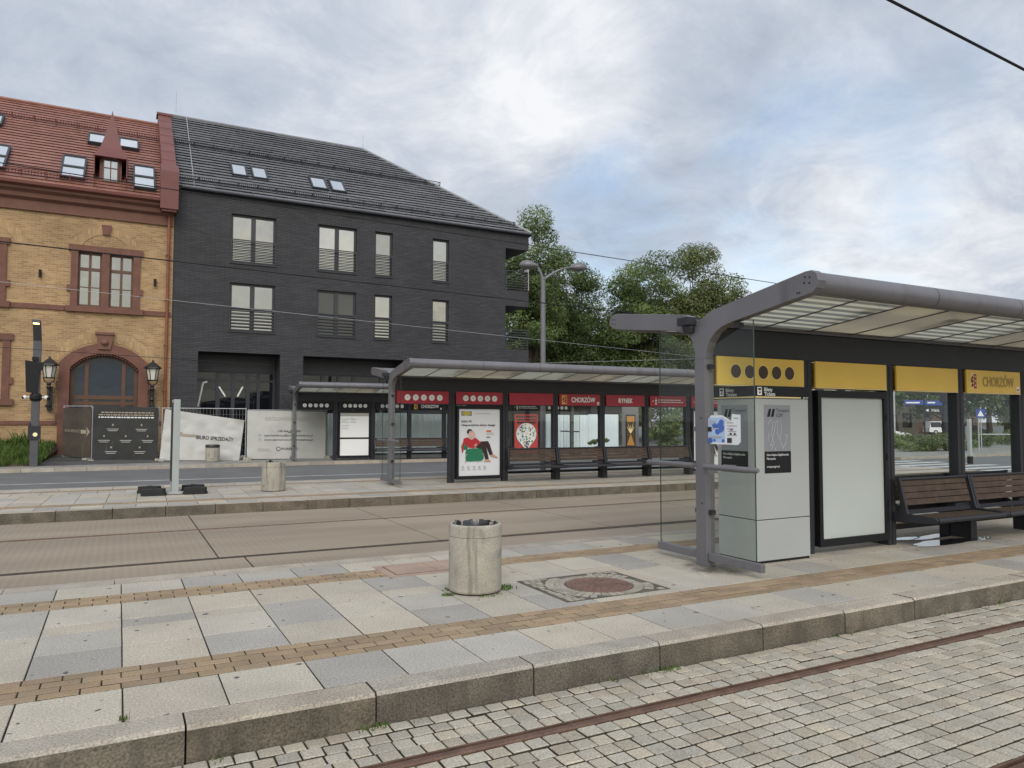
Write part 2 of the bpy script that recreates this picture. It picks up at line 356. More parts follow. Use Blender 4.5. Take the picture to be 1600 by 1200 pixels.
def raw(name, V, F, mats, mi=None, tint=None, parent=None):
    """big numpy mesh: V (n,3), F (m,4)"""
    me = bpy.data.meshes.new(name); V = np.asarray(V, np.float32); F = np.asarray(F, np.int32)
    k = F.shape[1]
    me.vertices.add(len(V)); me.vertices.foreach_set('co', V.ravel())
    me.loops.add(F.size); me.loops.foreach_set('vertex_index', F.ravel())
    me.polygons.add(len(F)); me.polygons.foreach_set('loop_start', np.arange(0, F.size, k, dtype=np.int32))
    for m in (mats if isinstance(mats, (list, tuple)) else [mats]): me.materials.append(m)
    if mi is not None: me.polygons.foreach_set('material_index', np.asarray(mi, np.int32))
    if tint is not None:
        a = me.attributes.new('tint', 'FLOAT_COLOR', 'FACE'); T = np.ones((len(F), 4), np.float32); T[:, :3] = tint; a.data.foreach_set('color', T.ravel())
    me.update(calc_edges=True); me.validate()
    o = bpy.data.objects.new(name, me); COL.objects.link(o)
    if parent: o.parent = parent
    return o

def tag(o, label, cat, group=None):
    o['label'] = label; o['category'] = cat
    if group: o['group'] = group
    return o
def structure(o): o['kind'] = 'structure'; return o
def stuff(o, label=None, cat=None):
    o['kind'] = 'stuff'
    if label: o['label'] = label; o['category'] = cat
    return o
def empty(name, label, cat, loc=(0, 0, 0), rz=0, group=None):
    o = bpy.data.objects.new(name, None); COL.objects.link(o); o.location = loc; o.rotation_euler = (0, 0, rz); o.empty_display_size = .2
    return tag(o, label, cat, group)
def copy_thing(root, loc, rz, label, group=None):
    r = root.copy(); COL.objects.link(r); r.location = loc; r.rotation_euler = (0, 0, rz); r['label'] = label
    if group: r['group'] = group
    for ch in list(root.children):
        c = ch.copy(); COL.objects.link(c); c.parent = r
        for g in list(ch.children):
            d = g.copy(); COL.objects.link(d); d.parent = c
    return r

_glyph = {}
def glyphs(txt):
    if txt not in _glyph:
        c = bpy.data.curves.new('lettering', 'FONT'); c.body = txt; c.resolution_u = 3
        o = bpy.data.objects.new('lettering', c); COL.objects.link(o)
        dg = bpy.context.evaluated_depsgraph_get(); me = bpy.data.meshes.new_from_object(o.evaluated_get(dg))
        V = [(v.co.x, v.co.y) for v in me.vertices]; F = [tuple(p.vertices) for p in me.polygons]
        bpy.data.objects.remove(o); bpy.data.curves.remove(c); bpy.data.meshes.remove(me)
        _glyph[txt] = (V, F)
    return _glyph[txt]
def text(mb, txt, org, U, W, cap, width=None, mi=0, bold=0.):
    """flat lettering from org along U, capitals cap high along W; width squeezes the line"""
    V, F = glyphs(txt); org = Vector(org); U = Vector(U); W = Vector(W)
    x0 = min(v[0] for v in V); x1 = max(v[0] for v in V); k = cap / .69
    kx = width / (x1 - x0) if width else k
    mb.add([org + U * (v[0] - x0) * kx + W * v[1] * k for v in V], F, mi)
    if bold:
        Nn = U.cross(W) * .0006
        for dx, dz in ((bold, 0), (-bold, 0), (0, bold), (0, -bold)):
            mb.add([org + Nn + U * ((v[0] - x0) * kx + dx) + W * (v[1] * k + dz) for v in V], F, mi); Nn = Nn + U.cross(W) * .0006

# ------------------------------------------------------------------ ground, roads, platforms
R1 = random.Random(11)
def g_tint(a=.12, warm=.05, r=R1):
    k = 1 + r.uniform(-a, a); w = r.uniform(-warm, warm)
    return (k * (1 + w), k, k * (1 - w))
def stone_block(mb, x0, y0, x1, y1, z0, z1, ch, mi, tint, jit=0., r=R1):
    """a stone with worn (chamfered, slightly uneven) top"""
    J = lambda: r.uniform(-jit, jit)
    a = [(x0 + J(), y0 + J()), (x1 + J(), y0 + J()), (x1 + J(), y1 + J()), (x0 + J(), y1 + J())]
    cx, cy = (x0 + x1) / 2, (y0 + y1) / 2; w, h = (x1 - x0) / 2, (y1 - y0) / 2
    dz = J() * .5; tx, ty = J() * .6, J() * .6
    V = [(p[0], p[1], z0) for p in a] + [(p[0], p[1], z1 - ch + dz) for p in a]
    for p in a:
        q = (cx + (p[0] - cx) * (1 - ch / w), cy + (p[1] - cy) * (1 - ch / h))
        V.append((q[0], q[1], z1 + dz + (tx if p[0] > cx else -tx) + (ty if p[1] > cy else -ty)))
    F = [(8, 9, 10, 11)]; S = []
    for i in range(4):
        j = (i + 1) % 4; S.append((i, j, 4 + j, 4 + i)); F.append((4 + i, 4 + j, 8 + j, 8 + i))
    mb.add(V, F, mi, tint); mb.add(V, S, mi + 1, tint)

def make_ground():
    mb = MB(); mb.poly([(-1500, -1500, -.34), (1500, -1500, -.34), (1500, 2500, -.34), (-1500, 2500, -.34)])
    structure(mb.build('ground', M_soil, fix=False))
    # near tram track in stone setts
    mb = MB(); mb.box(-4, .4, -.33, 30, 4.66, -.222)
    structure(mb.build('track_bed', M_joint))
    mb = MB(); r = random.Random(3); rows = []
    for a, b, n in ((.5, 2.39, 14), (2.515, 4.042, 12), (4.163, 4.66, 4)):
        rows += [(a + (b - a) * i / n, (b - a) / n, i in (0, n - 1)) for i in range(n)]
    for row, (y, d, edge) in enumerate(rows):
        x = -2.2 + r.uniform(-.012, .012)
        while x < 24:
            w = .137 + r.uniform(-.010, .010)
            wave = 0 if edge else .010 * sin(x * .9 + row * .12) + .003 * sin(x * 2.3 + row * .2)
            k = r.uniform(.80, 1.10); c = r.choice([(1, 1, 1), (1.02, 1, .97), (.98, .99, 1.0), (1.03, 1, .95), (1, 1, 1), (1.04, .99, .94), (1, 1, .99)])
            stone_block(mb, x + .0055, y + .0075 + wave, x + w - .0055, y + d - .0075 + wave, -.24, -.2 + r.uniform(-.003, .003), .007, 0, tuple(k * q for q in c), .0022, r)
            x += w
    structure(mb.build('cobblestones', [M_cobble, M_joint], fix=False))
    # platform body and kerbs
    mb = MB(); mb.box(-6, 4.95, -.33, 46, 9.24, -.014); structure(mb.build('platform_base', M_joint))
    XJ = [-5.185 + .583 * i for i in range(60)]
    rows = [(4.915, 5.53), (5.99, 6.55), (6.55, 7.13), (7.13, 7.40), (7.40, 8.06), (8.48, 9.0)]
    mb = MB(); r = random.Random(5)
    for ri, (a, b) in enumerate(rows):
        for i, x in enumerate(XJ):
            if x > 26: break
            a2, b2 = a, b
            c = r.choice([(1.03, 1.02, .98), (1, 1, 1), (.93, .95, .98), (1.02, 1, .96), (1, 1, .97), (1.04, 1.0, .95), (.80, .82, .87)]); k = r.uniform(.93, 1.06)
            t = tuple(k * q for q in c)
            stone_block(mb, x + .0045, a2 + .0045, x + .583 - .0045, b2 - .0045, -.06, r.uniform(-.0012, .0012), .004, 0, t, .001, r)
    mb.box(26.2, 4.92, -.06, 46, 9.0, 0, 0)
    structure(mb.build('platform_paving', [M_granite, M_joint], fix=False))
    mb = MB(); r = random.Random(6)
    for (a, b) in ((5.53, 5.99), (8.06, 8.48)):
        h = (b - a) / 4
        for k in range(4):
            x = -3 + (k % 2) * .12
            while x < 26:
                w = .235
                q = r.uniform(.82, 1.12); stone_block(mb, x + .004, a + k * h + .0075, x + w - .004, a + (k + 1) * h - .0075, -.05, .001 + r.uniform(-.001, .001), .004, 0, (q * r.uniform(.97, 1.04), q, q * r.uniform(.92, 1.04)), .0012, r)
                x += w
    structure(mb.build('tactile_paving', [M_tactile, M_joint], fix=False))
    # front kerb: joints measured on the photograph
    mb = MB(); js = [-3.0, -1.9, -.75, .38, 1.5, 2.66, 3.8, 4.92, 5.96, 6.98, 8.0] + [9.05 + 1.05 * i for i in range(32)]; r = random.Random(8)
    for a, b in zip(js[:-1], js[1:]):
        t = g_tint(.10, .04, r); c = .022; dy = r.uniform(-.006, .006); dz = r.uniform(-.003, .003)
        x0, x1 = a + .006, b - .006; y0, y1 = 4.68 + dy, 4.91
        mb.poly([(x0, y0 + c, dz), (x1, y0 + c, dz), (x1, y1, dz), (x0, y1, dz)], 0, t)
        mb.poly([(x0, y0, dz - c), (x1, y0, dz - c), (x1, y0 + c, dz), (x0, y0 + c, dz)], 0, t)
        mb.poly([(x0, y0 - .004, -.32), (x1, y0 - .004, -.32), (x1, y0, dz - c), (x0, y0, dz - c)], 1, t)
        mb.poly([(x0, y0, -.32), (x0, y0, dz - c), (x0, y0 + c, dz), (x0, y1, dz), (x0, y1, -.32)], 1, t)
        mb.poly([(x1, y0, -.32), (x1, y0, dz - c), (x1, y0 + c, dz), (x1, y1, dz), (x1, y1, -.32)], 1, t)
    # far kerb of the same platform
    x = -4.0
    while x < 44:
        t = g_tint(.08, .03, r); L = 1.0; y0, y1 = 9.005, 9.27
        mb.box(x + .004, y0, -.32, x + L - .004, y1, r.uniform(-.002, .002), 0, t); x += L
    structure(mb.build('kerb', [M_kerb, M_kerbface], fix=False))
make_ground()

def conc_mat():
    m = bpy.data.materials.new('ribbed_concrete'); m.use_nodes = True; nt = m.node_tree; N = nt.nodes; K = nt.links
    b = N['Principled BSDF']; b.inputs['Roughness'].default_value = .85
    tc = N.new('ShaderNodeTexCoord').outputs['Object']
    def noise(s, d, scale=None):
        v = tc
        if scale:
            mp = N.new('ShaderNodeMapping'); mp.inputs['Scale'].default_value = scale; K.new(tc, mp.inputs[0]); v = mp.outputs[0]
        n = N.new('ShaderNodeTexNoise'); n.inputs['Scale'].default_value = s; n.inputs['Detail'].default_value = d; K.new(v, n.inputs['Vector']); return n.outputs[0]
    x = N.new('ShaderNodeMix'); x.data_type = 'RGBA'
    r = N.new('ShaderNodeMapRange'); K.new(noise(.7, 7, (.25, 1.2, 1)), r.inputs[0]); r.inputs[1].default_value = .32; r.inputs[2].default_value = .68
    K.new(r.outputs[0], x.inputs[0]); x.inputs[6].default_value = (.215, .17, .122, 1); x.inputs[7].default_value = (.31, .252, .188, 1)
    r2 = N.new('ShaderNodeMapRange'); K.new(noise(60, 3), r2.inputs[0]); r2.inputs[3].default_value = .8; r2.inputs[4].default_value = 1.2
    v = N.new('ShaderNodeVectorMath'); v.operation = 'SCALE'; K.new(x.outputs[2], v.inputs[0]); K.new(r2.outputs[0], v.inputs['Scale'])
    K.new(v.outputs[0], b.inputs['Base Color'])
    w = N.new('ShaderNodeTexWave'); w.inputs['Scale'].default_value = 3.2; w.bands_direction = 'X'; K.new(tc, w.inputs['Vector'])
    bp = N.new('ShaderNodeBump'); bp.inputs['Strength'].default_value = .35; bp.inputs['Distance'].default_value = .01; K.new(w.outputs['Fac'], bp.inputs['Height']); K.new(bp.outputs[0], b.inputs['Normal'])
    MATS['ribbed_concrete'] = m; return m
M_track = conc_mat()

TH2 = -.03           # the far platform and street run a touch askew
def P2(x, d, z): return (x * cos(TH2) - d * sin(TH2), 16.5 + x * sin(TH2) + d * cos(TH2), z)
def make_track2():
    mb = MB()
    ys = lambda x: P2(x, 0, 0)[1]
    # concrete slabs between kerb and kerb, with open joints
    xs = [-9.1, -5.7, -2.1, 1.29, 4.68, 8.07, 11.46, 14.85, 18.24, 21.6, 25, 28.4, 31.8, 35.2]
    g = .012
    for a, b in zip(xs[:-1], xs[1:]):
        for (y0, y1, o) in ((9.28, 11.18, .33), (11.3, 14.22, 0), (14.33, 16.9, 0)):
            ax, bx = a + o + g, b + o - g
            Y0 = [y0, y0]; Y1 = [y1, y1]
            mb.box(ax, y0, -.3, bx, y1, -.2)
    structure(mb.build('concrete_track', M_track, fix=False))
    mb = MB(); mb.box(-12, 9.28, -.335, 36, 17.5, -.215); structure(mb.build('track_joint_filler', M_groove))
make_track2()

def rail(name, y, th, label, z=-.2, x0=-6, x1=36, w=.042, m=None):
    """grooved street rail: running head, groove and lip"""
    mb = MB(); L = x1 - x0
    mb.prism([(-w, -.06), (-w, -.004), (-w + .012, .006), (.012, .006), (.018, -.002), (.018, -.045), (.05, -.045), (.05, .0), (.068, .0), (.068, -.06)], 'x', x0, x1, 0)
    mb.poly([(x0, .0182, -.0445), (x1, .0182, -.0445), (x1, .0498, -.0445), (x0, .0498, -.0445)], 1)
    o = mb.build(name, [m or M_rust, M_groove], fix=True); o.location = (0, y, z); o.rotation_euler = (0, 0, th)
    return tag(o, label, 'rail', 'tram rails set in the ground')
rail('tram_rail', 4.09, 0, 'rusty grooved tram rail running along the setts just below the near kerb', z=-.199)
rail('tram_rail', 2.44, 0, 'rusty tram rail crossing the bottom right corner of the setts', z=-.199)
rail('tram_rail', 11.23, -.012, 'dark grooved rail in the ribbed concrete beside the concrete bin platform', z=-.197, m=M_rail_dark, w=.07)
rail('tram_rail', 14.28, -.012, 'thin pale rail line in the concrete near the far kerb', z=-.197, w=.035)

def make_platform2():
    r = random.Random(21); mb = MB()
    def blk(m, x0, d0, x1, d1, z0, z1, mi, t):
        V = [P2(x, d, z) for z in (z0, z1) for x, d in ((x0, d0), (x1, d0), (x1, d1), (x0, d1))]
        m.add(V, [(0, 3, 2, 1), (4, 5, 6, 7), (0, 1, 5, 4), (1, 2, 6, 5), (2, 3, 7, 6), (3, 0, 4, 7)], mi, t)
    rows = [(.26, .85), (1.25, 1.85), (1.85, 2.45), (2.45, 3.05), (3.05, 3.65), (3.65, 4.25), (4.65, 5.3)]
    for a, b in rows:
        x = -9 + r.choice([0, 0, .3])
        while x < 27:
            k = r.uniform(.86, 1.05); c = r.choice([(1.03, 1, .94), (1, 1, 1), (.9, .93, .97)])
            blk(mb, x + .006, a + .005, x + .577, b - .005, -.05, r.uniform(-.001, .001), 0, tuple(k * q for q in c)); x += .583
    structure(mb.build('far_platform_paving', M_granite, fix=False))
    mb = MB()
    for a, b in ((.85, 1.25), (4.25, 4.65)):
        for k in range(3):
            x = -9 + .11 * (k % 2); h = (b - a) / 3
            while x < 27:
                q = r.uniform(.85, 1.12); blk(mb, x + .004, a + k * h + .004, x + .231, a + k * h + h - .004, -.05, .001, 0, (q, q, q)); x += .235
    structure(mb.build('far_tactile_paving', M_tactile, fix=False))
    mb = MB(); x = -9.55
    while x < 27:
        L = .945 + r.uniform(-.03, .03); t = g_tint(.12, .04, r)
        V = []
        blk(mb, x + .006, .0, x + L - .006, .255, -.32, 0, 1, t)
        blk(mb, x + .006, .004, x + L - .006, .255, -.01, .002, 0, t)
        x += L
    x = -9.5
    while x < 27:
        t = g_tint(.1, .04, r); blk(mb, x + .006, 5.3, x + .994, 5.5, -.32, 0, 0, t); x += 1
    structure(mb.build('far_kerb', [M_kerb, M_kerbface], fix=False))
    mb = MB(); blk(mb, -9.5, .2, 27, 5.35, -.33, -.012, 0, (1, 1, 1)); structure(mb.build('far_platform_base', M_joint, fix=False))
make_platform2()

def slab_paving_mat():
    m = brick_mat('pavement_slabs', (.27, .26, .235), (.22, .21, .19), (.12, .115, .1), .6, .4, .012, rough=.85, bump=.2)
    nt = m.node_tree; N = nt.nodes
    t = [n for n in N if n.type == 'TEX_BRICK'][0]; tc = [n for n in N if n.type == 'TEX_COORD'][0]
    nt.links.new(tc.outputs['Object'], t.inputs['Vector']); return m
M_pave = slab_paving_mat()
def make_street():
    mb = MB(); mb.box(-60, 17, -.336, 160, 31.5, -.12); structure(mb.build('road', M_asphalt))
    # pavement along the buildings with a granite kerb
    mb = MB(); mb.poly([(-60, 31.3, 0), (24, 31.3, 0), (24, 60, 0), (-60, 60, 0)]); structure(mb.build('pavement', M_pave, fix=False))
    mb = MB(); r = random.Random(4); x = -30
    while x < 24:
        t = g_tint(.12, .04, r); t = tuple(q * 1.05 for q in t); mb.box(x + .006, 31.0 , -.33, x + .994, 31.32, .003, 0, t); x += 1
    structure(mb.build('street_kerb', M_kerb, fix=False))
    mb = MB()
    def strip(x0, y0, x1, y1, w):
        mb.poly([(x0, y0, -.116), (x1, y1, -.116), (x1, y1 + w, -.116), (x0, y0 + w, -.116)])
    strip(-30, 26.35, 60, 22.9, .16)
    structure(mb.build('road_marking', M_white_paint, fix=False))
    mb = MB()   # pedestrian crossing and light concrete apron beyond the shelters
    for i in range(7):
        y = 15.0 + i * 1.15; mb.poly([(29.0, y, -.115), (33.5, y - .1, -.115), (33.5, y + .42, -.115), (29.0, y + .5, -.115)])
    structure(mb.build('crossing_marking', M_white_paint, fix=False))
    mb = MB(); mb.box(33.8, 23.2, -.33, 70, 36, -.02); structure(mb.build('island_pavement', M_pave))
    mb = MB(); mb.box(33.6, 23.0, -.33, 70, 23.2, .0); mb.box(33.6, 23.2, -.33, 33.8, 36, 0.0); structure(mb.build('island_kerb', M_kerb, fix=False))
    mb = MB(); mb.box(60, -40, -.336, 300, 17, -.125); mb.box(60, 31.5, -.336, 300, 160, -.125); mb.box(24, 36.001, -.336, 60, 160, -.13); mb.box(24, 31.5, -.336, 33.6, 36, -.13); structure(mb.build('side_road', M_asphalt))
    mb = MB(); mb.box(27.2, 9.28, -.336, 60, 17, -.14); structure(mb.build('concrete_apron', M_pave))
make_street()

# ------------------------------------------------------------------ dark brick apartment building
def facade(mb, x0, x1, z0, z1, y, holes, depth, mi=0, mr=0):
    """wall plane facing -y with rectangular openings (hx0,hx1,hz0,hz1) and their reveals"""
    xs = sorted({x0, x1, *[h[0] for h in holes], *[h[1] for h in holes]}); zs = sorted({z0, z1, *[h[2] for h in holes], *[h[3] for h in holes]})
    for a, b in zip(xs[:-1], xs[1:]):
        for c, d in zip(zs[:-1], zs[1:]):
            mx, mz = (a + b) / 2, (c + d) / 2
            if any(h[0] < mx < h[1] and h[2] < mz < h[3] for h in holes): continue
            mb.poly([(a, y, c), (b, y, c), (b, y, d), (a, y, d)], mi)
    for h in holes:
        a, b, c, d = h[:4]; e = y + (h[4] if len(h) > 4 else depth)
        mb.poly([(a, y, c), (a, e, c), (a, e, d), (a, y, d)], mr); mb.poly([(b, y, c), (b, y, d), (b, e, d), (b, e, c)], mr)
        mb.poly([(a, y, d), (a, e, d), (b, e, d), (b, y, d)], mr); mb.poly([(a, y, c), (b, y, c), (b, e, c), (a, e, c)], mr)

def frame_box(mb, x0, x1, z0, z1, y0, y1, w, mi=0, mull=(), trans=()):
    """window frame: outer rails, mullions at x positions, transoms at z positions"""
    mb.box(x0, y0, z0, x0 + w, y1, z1, mi); mb.box(x1 - w, y0, z0, x1, y1, z1, mi)
    mb.box(x0 + w, y0 + .002, z0, x1 - w, y1, z0 + w, mi); mb.box(x0 + w, y0 + .002, z1 - w, x1 - w, y1, z1, mi)
    for m_, ww in mull: mb.box(m_ - ww / 2, y0 + .004, z0 + w, m_ + ww / 2, y1, z1 - w, mi)
    for t_, ww in trans: mb.box(x0 + w, y0 + .006, t_ - ww / 2, x1 - w, y1, t_ + ww / 2, mi)

def railing(name, x0, x1, z0, z1, y, parent, n, w=.03):
    mb = MB()
    mb.box(x0, y, z1 - .05, x1, y + .045, z1); mb.box(x0, y, z0, x0 + .05, y + .045, z1 - .05); mb.box(x1 - .05, y, z0, x1, y + .045, z1 - .05)
    for k in range(n):
        z = z0 + .03 + (z1 - .16 - z0) * k / (n - 1); mb.box(x0 + .05, y + .01, z, x1 - .05, y + .03, z + w)
    return mb.build(name, M_darkmetal, parent, fix=False)

def roof_courses(mb, n, xl, xr, yz0, yz1, lift, mi=0, r=None, wob=True):
    """tile courses from eave yz0 to ridge yz1; xl, xr give the side limits at t=0..1; every course steps over the one below"""
    (ya, za), (yb, zb) = yz0, yz1; L = math.hypot(yb - ya, zb - za); ny, nz = -(zb - za) / L, (yb - ya) / L
    for k in range(n):
        t0, t1 = k / n, min(1, (k + 1.12) / n)
        y0, z0 = ya + (yb - ya) * t0, za + (zb - za) * t0; y1, z1 = ya + (yb - ya) * t1, za + (zb - za) * t1
        X0, X1 = xl(t0), xr(t0); U0, U1 = xl(t1), xr(t1); N = max(1, int((X1 - X0) / 1.6))
        for i in range(N):
            a, b = X0 + (X1 - X0) * i / N, X0 + (X1 - X0) * (i + 1) / N; c, d = U0 + (U1 - U0) * i / N, U0 + (U1 - U0) * (i + 1) / N
            q = 1 + (r.uniform(-.09, .09) if r else 0); l = lift * (1 + (r.uniform(-.12, .12) if r else 0))
            ty, tz = (yb - ya) / L, (zb - za) / L; h = lift * .30
            A = (a, y0 + ny * l, z0 + nz * l); B = (b, y0 + ny * l, z0 + nz * l)
            A2 = (a, y0 + ny * (l - h), z0 + nz * (l - h)); B2 = (b, y0 + ny * (l - h), z0 + nz * (l - h)); g = .09
            A3 = (a, y0 + ty * g + ny * (l - h), z0 + tz * g + nz * (l - h)); B3 = (b, y0 + ty * g + ny * (l - h), z0 + tz * g + nz * (l - h))
            mb.poly([A, B, (d, y1, z1), (c, y1, z1)], mi, (q, q, q)); mb.poly([A2, B2, B, A], mi, (q, q, q)); mb.poly([A2, A3, B3, B2], mi, (q, q, q))
            mb.poly([(a, y0 + ty * g - ny * .03, z0 + tz * g - nz * .03), (b, y0 + ty * g - ny * .03, z0 + tz * g - nz * .03), B3, A3], mi, (q, q, q))

def snow_guard(name, x0, x1, y, z, slope_n, mat_, parent, h=.24, step=.09, brk=.85):
    """grid fence standing on the roof"""
    mb = MB(); ny, nz = slope_n
    def q(x, a): return (x, y + ny * (a + .07), z + nz * (a + .07))
    for a in (.05, h): mb.tube([q(x0, a), q(x1, a)], .02, 5)
    n = int((x1 - x0) / step)
    for i in range(n + 1):
        x = x0 + (x1 - x0) * i / n; mb.tube([q(x, .05), q(x, h)], .011, 4, cap=False)
    n = max(1, int((x1 - x0) / brk))
    for i in range(n + 1):
        x = x0 + (x1 - x0) * i / n; p = Vector(q(x, 0)); t = Vector((0, nz, -ny))
        mb.tube([p - t * .12, Vector(q(x, h + .03)), p + t * .3], .022, 4)
    return mb.build(name, mat_, parent, fix=False)

def skylight(x0, x1, ya, za, yb, zb, parent, fm, two=False, k=1.):
    """roof window lying in the slope between (ya,za) and (yb,zb)"""
    L = math.hypot(yb - ya, zb - za); t = Vector((0, (yb - ya) / L, (zb - za) / L)); n = Vector((0, -t.z, t.y)); o = Vector((0, ya, za))
    def bar(mb, u0, u1, s0, s1, h0, h1):
        V = [o + Vector((u, 0, 0)) + t * s + n * h for h in (h0, h1) for u, s in ((u0, s0), (u1, s0), (u1, s1), (u0, s1))]
        mb.add(V, [(0, 3, 2, 1), (4, 5, 6, 7), (0, 1, 5, 4), (1, 2, 6, 5), (2, 3, 7, 6), (3, 0, 4, 7)])
    mb = MB(); w = .075; H = .2
    bar(mb, x0, x0 + w, 0, L, -.02, H); bar(mb, x1 - w, x1, 0, L, -.02, H)
    bar(mb, x0 + w, x1 - w, 0, w, -.02, H - .003); bar(mb, x0 + w, x1 - w, L - w, L, -.02, H - .003)
    if two: bar(mb, x0 + w, x1 - w, L * .47, L * .53, -.02, H - .006)
    fr = mb.build('skylight', fm, parent, fix=False)
    mb = MB()
    for a, b in (((w, L * .47), (L * .53, L - w)) if two else ((w, L - w),)):
        mb.poly([o + Vector((u, 0, 0)) + t * s + n * (H - .04) for u, s in ((x0 + w, a), (x1 - w, a), (x1 - w, b), (x0 + w, b))])
    mb.build('skylight_pane', M_panesky, fr, fix=False)
    return fr

def make_dark_building():
    B = empty('apartment_building', 'anthracite brick apartment block with dark tiled hip roof beside the yellow brick house', 'building', (11, 36, 0))
    def put(o): o.parent = B; o.location = (-11, -36, 0); return o
    Y = 36.0
    W2 = [(4.36, 6.37), (8.35, 10.28)]; W1 = [(11.22, 12.15), (14.34, 15.28)]; Z = [(5.83, 8.08), (9.02, 11.3)]
    holes = [(a, b, c, d, .22) for a, b in W2 + W1 for c, d in Z]
    shops = [(3.07, 6.66, -.2, 4.83, 1.3), (7.73, 12.77, -.2, 4.81, 1.3)]
    mb = MB()
    facade(mb, 1.97, 18.66, -.2, 12.1, Y, holes + shops, .22)
    for z0, z1 in ((-.2, 5.67), (8.08, 8.95), (11.28, 12.1)):    # corner bays: loggia floors
        mb.box(18.66, Y, z0, 20.12, Y + 3.2, z1)
    mb.box(18.6, Y + 3.2, -.2, 20.12, Y + 13, 12.1); mb.box(1.97, Y + 12.8, -.2, 18.6, Y + 13, 12.1)
    mb.poly([(18.66, Y, 5.67), (18.66, Y + 3.2, 5.67), (18.66, Y + 3.2, 11.28), (18.66, Y, 11.28)])
    mb.poly([(1.97, Y, -.2), (1.97, Y + 13, -.2), (1.97, Y + 13, 12.1), (1.97, Y, 12.1)])
    put(mb.build('wall', M_darkbrick, fix=False))
    mb = MB()   # eaves board, gutter line, faint movement joints
    mb.box(1.97, Y - .1, 12.1, 20.22, Y + .1, 12.2); mb.tube([(2.2, Y - .16, 12.17), (20.2, Y - .16, 12.17)], .07, 8); mb.box(20.02, Y - .1, 12.1, 20.25, Y + 13, 12.19)
    put(mb.build('gutter', M_darkmetal, fix=False))
    mb = MB(); r = random.Random(2)
    roof_courses(mb, 27, lambda t: 2.0, lambda t: 20.22 - 7.83 * t, (Y - .12, 12.17), (42.4, 17.77), .08, 0, r)
    mb.poly([(20.24, Y - .1, 12.19), (20.24, 49, 12.19), (12.39, 42.4, 17.76)], 0)          # hip end
    mb.poly([(2.0, 49, 12.19), (20.24, 49, 12.19), (12.39, 42.4, 17.76), (2.0, 42.4, 17.76)], 0)
    mb.poly([(2.0, Y, 12.1), (2.0, 49, 12.1), (2.0, 42.4, 17.74)], 0)
    mb.tube([(2.0, 42.42, 17.82), (12.39, 42.42, 17.82)], .09, 8); mb.tube([(12.39, 42.42, 17.82), (20.24, Y - .1, 12.26)], .09, 8)
    put(mb.build('roof', M_darktile, fix=False))
    mb = MB(); mb.tube([(2.75, Y + .05, 12.36), (2.75, 42.3, 17.9)], .02, 5); mb.tube([(2.25, 42.4, 17.8), (2.25, 42.4, 19.2)], .012, 5); mb.tube([(12.4, 42.4, 17.8), (12.4, 42.4, 18.7)], .012, 5)
    put(mb.build('lightning_rod', M_galv, fix=False))
    n = (-.659, .752)
    put(snow_guard('snow_guard', 2.1, 16.1, 39.55, 15.29, n, M_darkmetal, None)); put(snow_guard('snow_guard', 2.1, 19.4, 36.5, 12.63, n, M_darkmetal, None))
    for a, b in ((4.5, 5.24), (5.45, 6.2), (8.3, 9.13), (9.3, 10.08)):
        dz = 0 if a < 8 else -.1
        put(skylight(a, b, 37.38 + dz, 13.41 + dz * .875, 38.38 + dz, 14.28 + dz * .875, None, M_darkmetal))
    for wi, (a, b) in enumerate(W2 + W1):
        for zi, (c, d) in enumerate(Z):
            mb = MB(); frame_box(mb, a, b, c, d, Y + .13, Y + .21, .1 if wi < 2 else .09, 0, ((((a + b) / 2), .2),) if wi < 2 else ())
            mb.box(a - .04, Y - .05, c - .05, b + .04, Y + .13, c)
            f = put(mb.build('window', M_darkmetal, None, fix=False))
            mb = MB(); mb.poly([(a + .06, Y + .18, c + .05), (b - .06, Y + .18, c + .05), (b - .06, Y + .18, d - .05), (a + .06, Y + .18, d - .05)])
            mb.build('pane', M_panedull if (wi, zi) == (1, 0) else (M_panewarm if (wi + zi) % 2 == 0 else M_panegrey), f, fix=False)
            railing('railing', a - .02, b + .02, c + .02, c + 1.1, Y - .03, f, 7, .042)
    for zi, (c, d) in enumerate(((5.67, 8.08), (8.95, 11.28))):
        mb = MB(); r0 = c; x0, x1 = 18.68, 20.1
        for k in range(7):
            z = r0 + .08 + k * .14; mb.box(x0, Y + .02, z, x1, Y + .045, z + .035); mb.box(20.06, Y + .05, z, 20.09, Y + 3.18, z + .035)
        mb.box(x0, Y + .0, r0 + 1.06, x1, Y + .05, r0 + 1.11); mb.box(20.04, Y + .05, r0 + 1.06, 20.1, Y + 3.18, r0 + 1.11)
        for x in (x0, x1 - .04): mb.box(x, Y + .01, r0, x + .04, Y + .05, r0 + 1.06)
        put(mb.build('balcony_railing', M_darkmetal, None, fix=False))
        if zi:
            mb = MB(); mb.prism([(20.1, c + .05), (20.16, c + .1), (20.15, c + 1.25), (20.11, c + 1.3), (20.08, c + .7)], 'y', Y + .05, Y + .5)
            put(mb.build('wind_screen', M_banner, None))
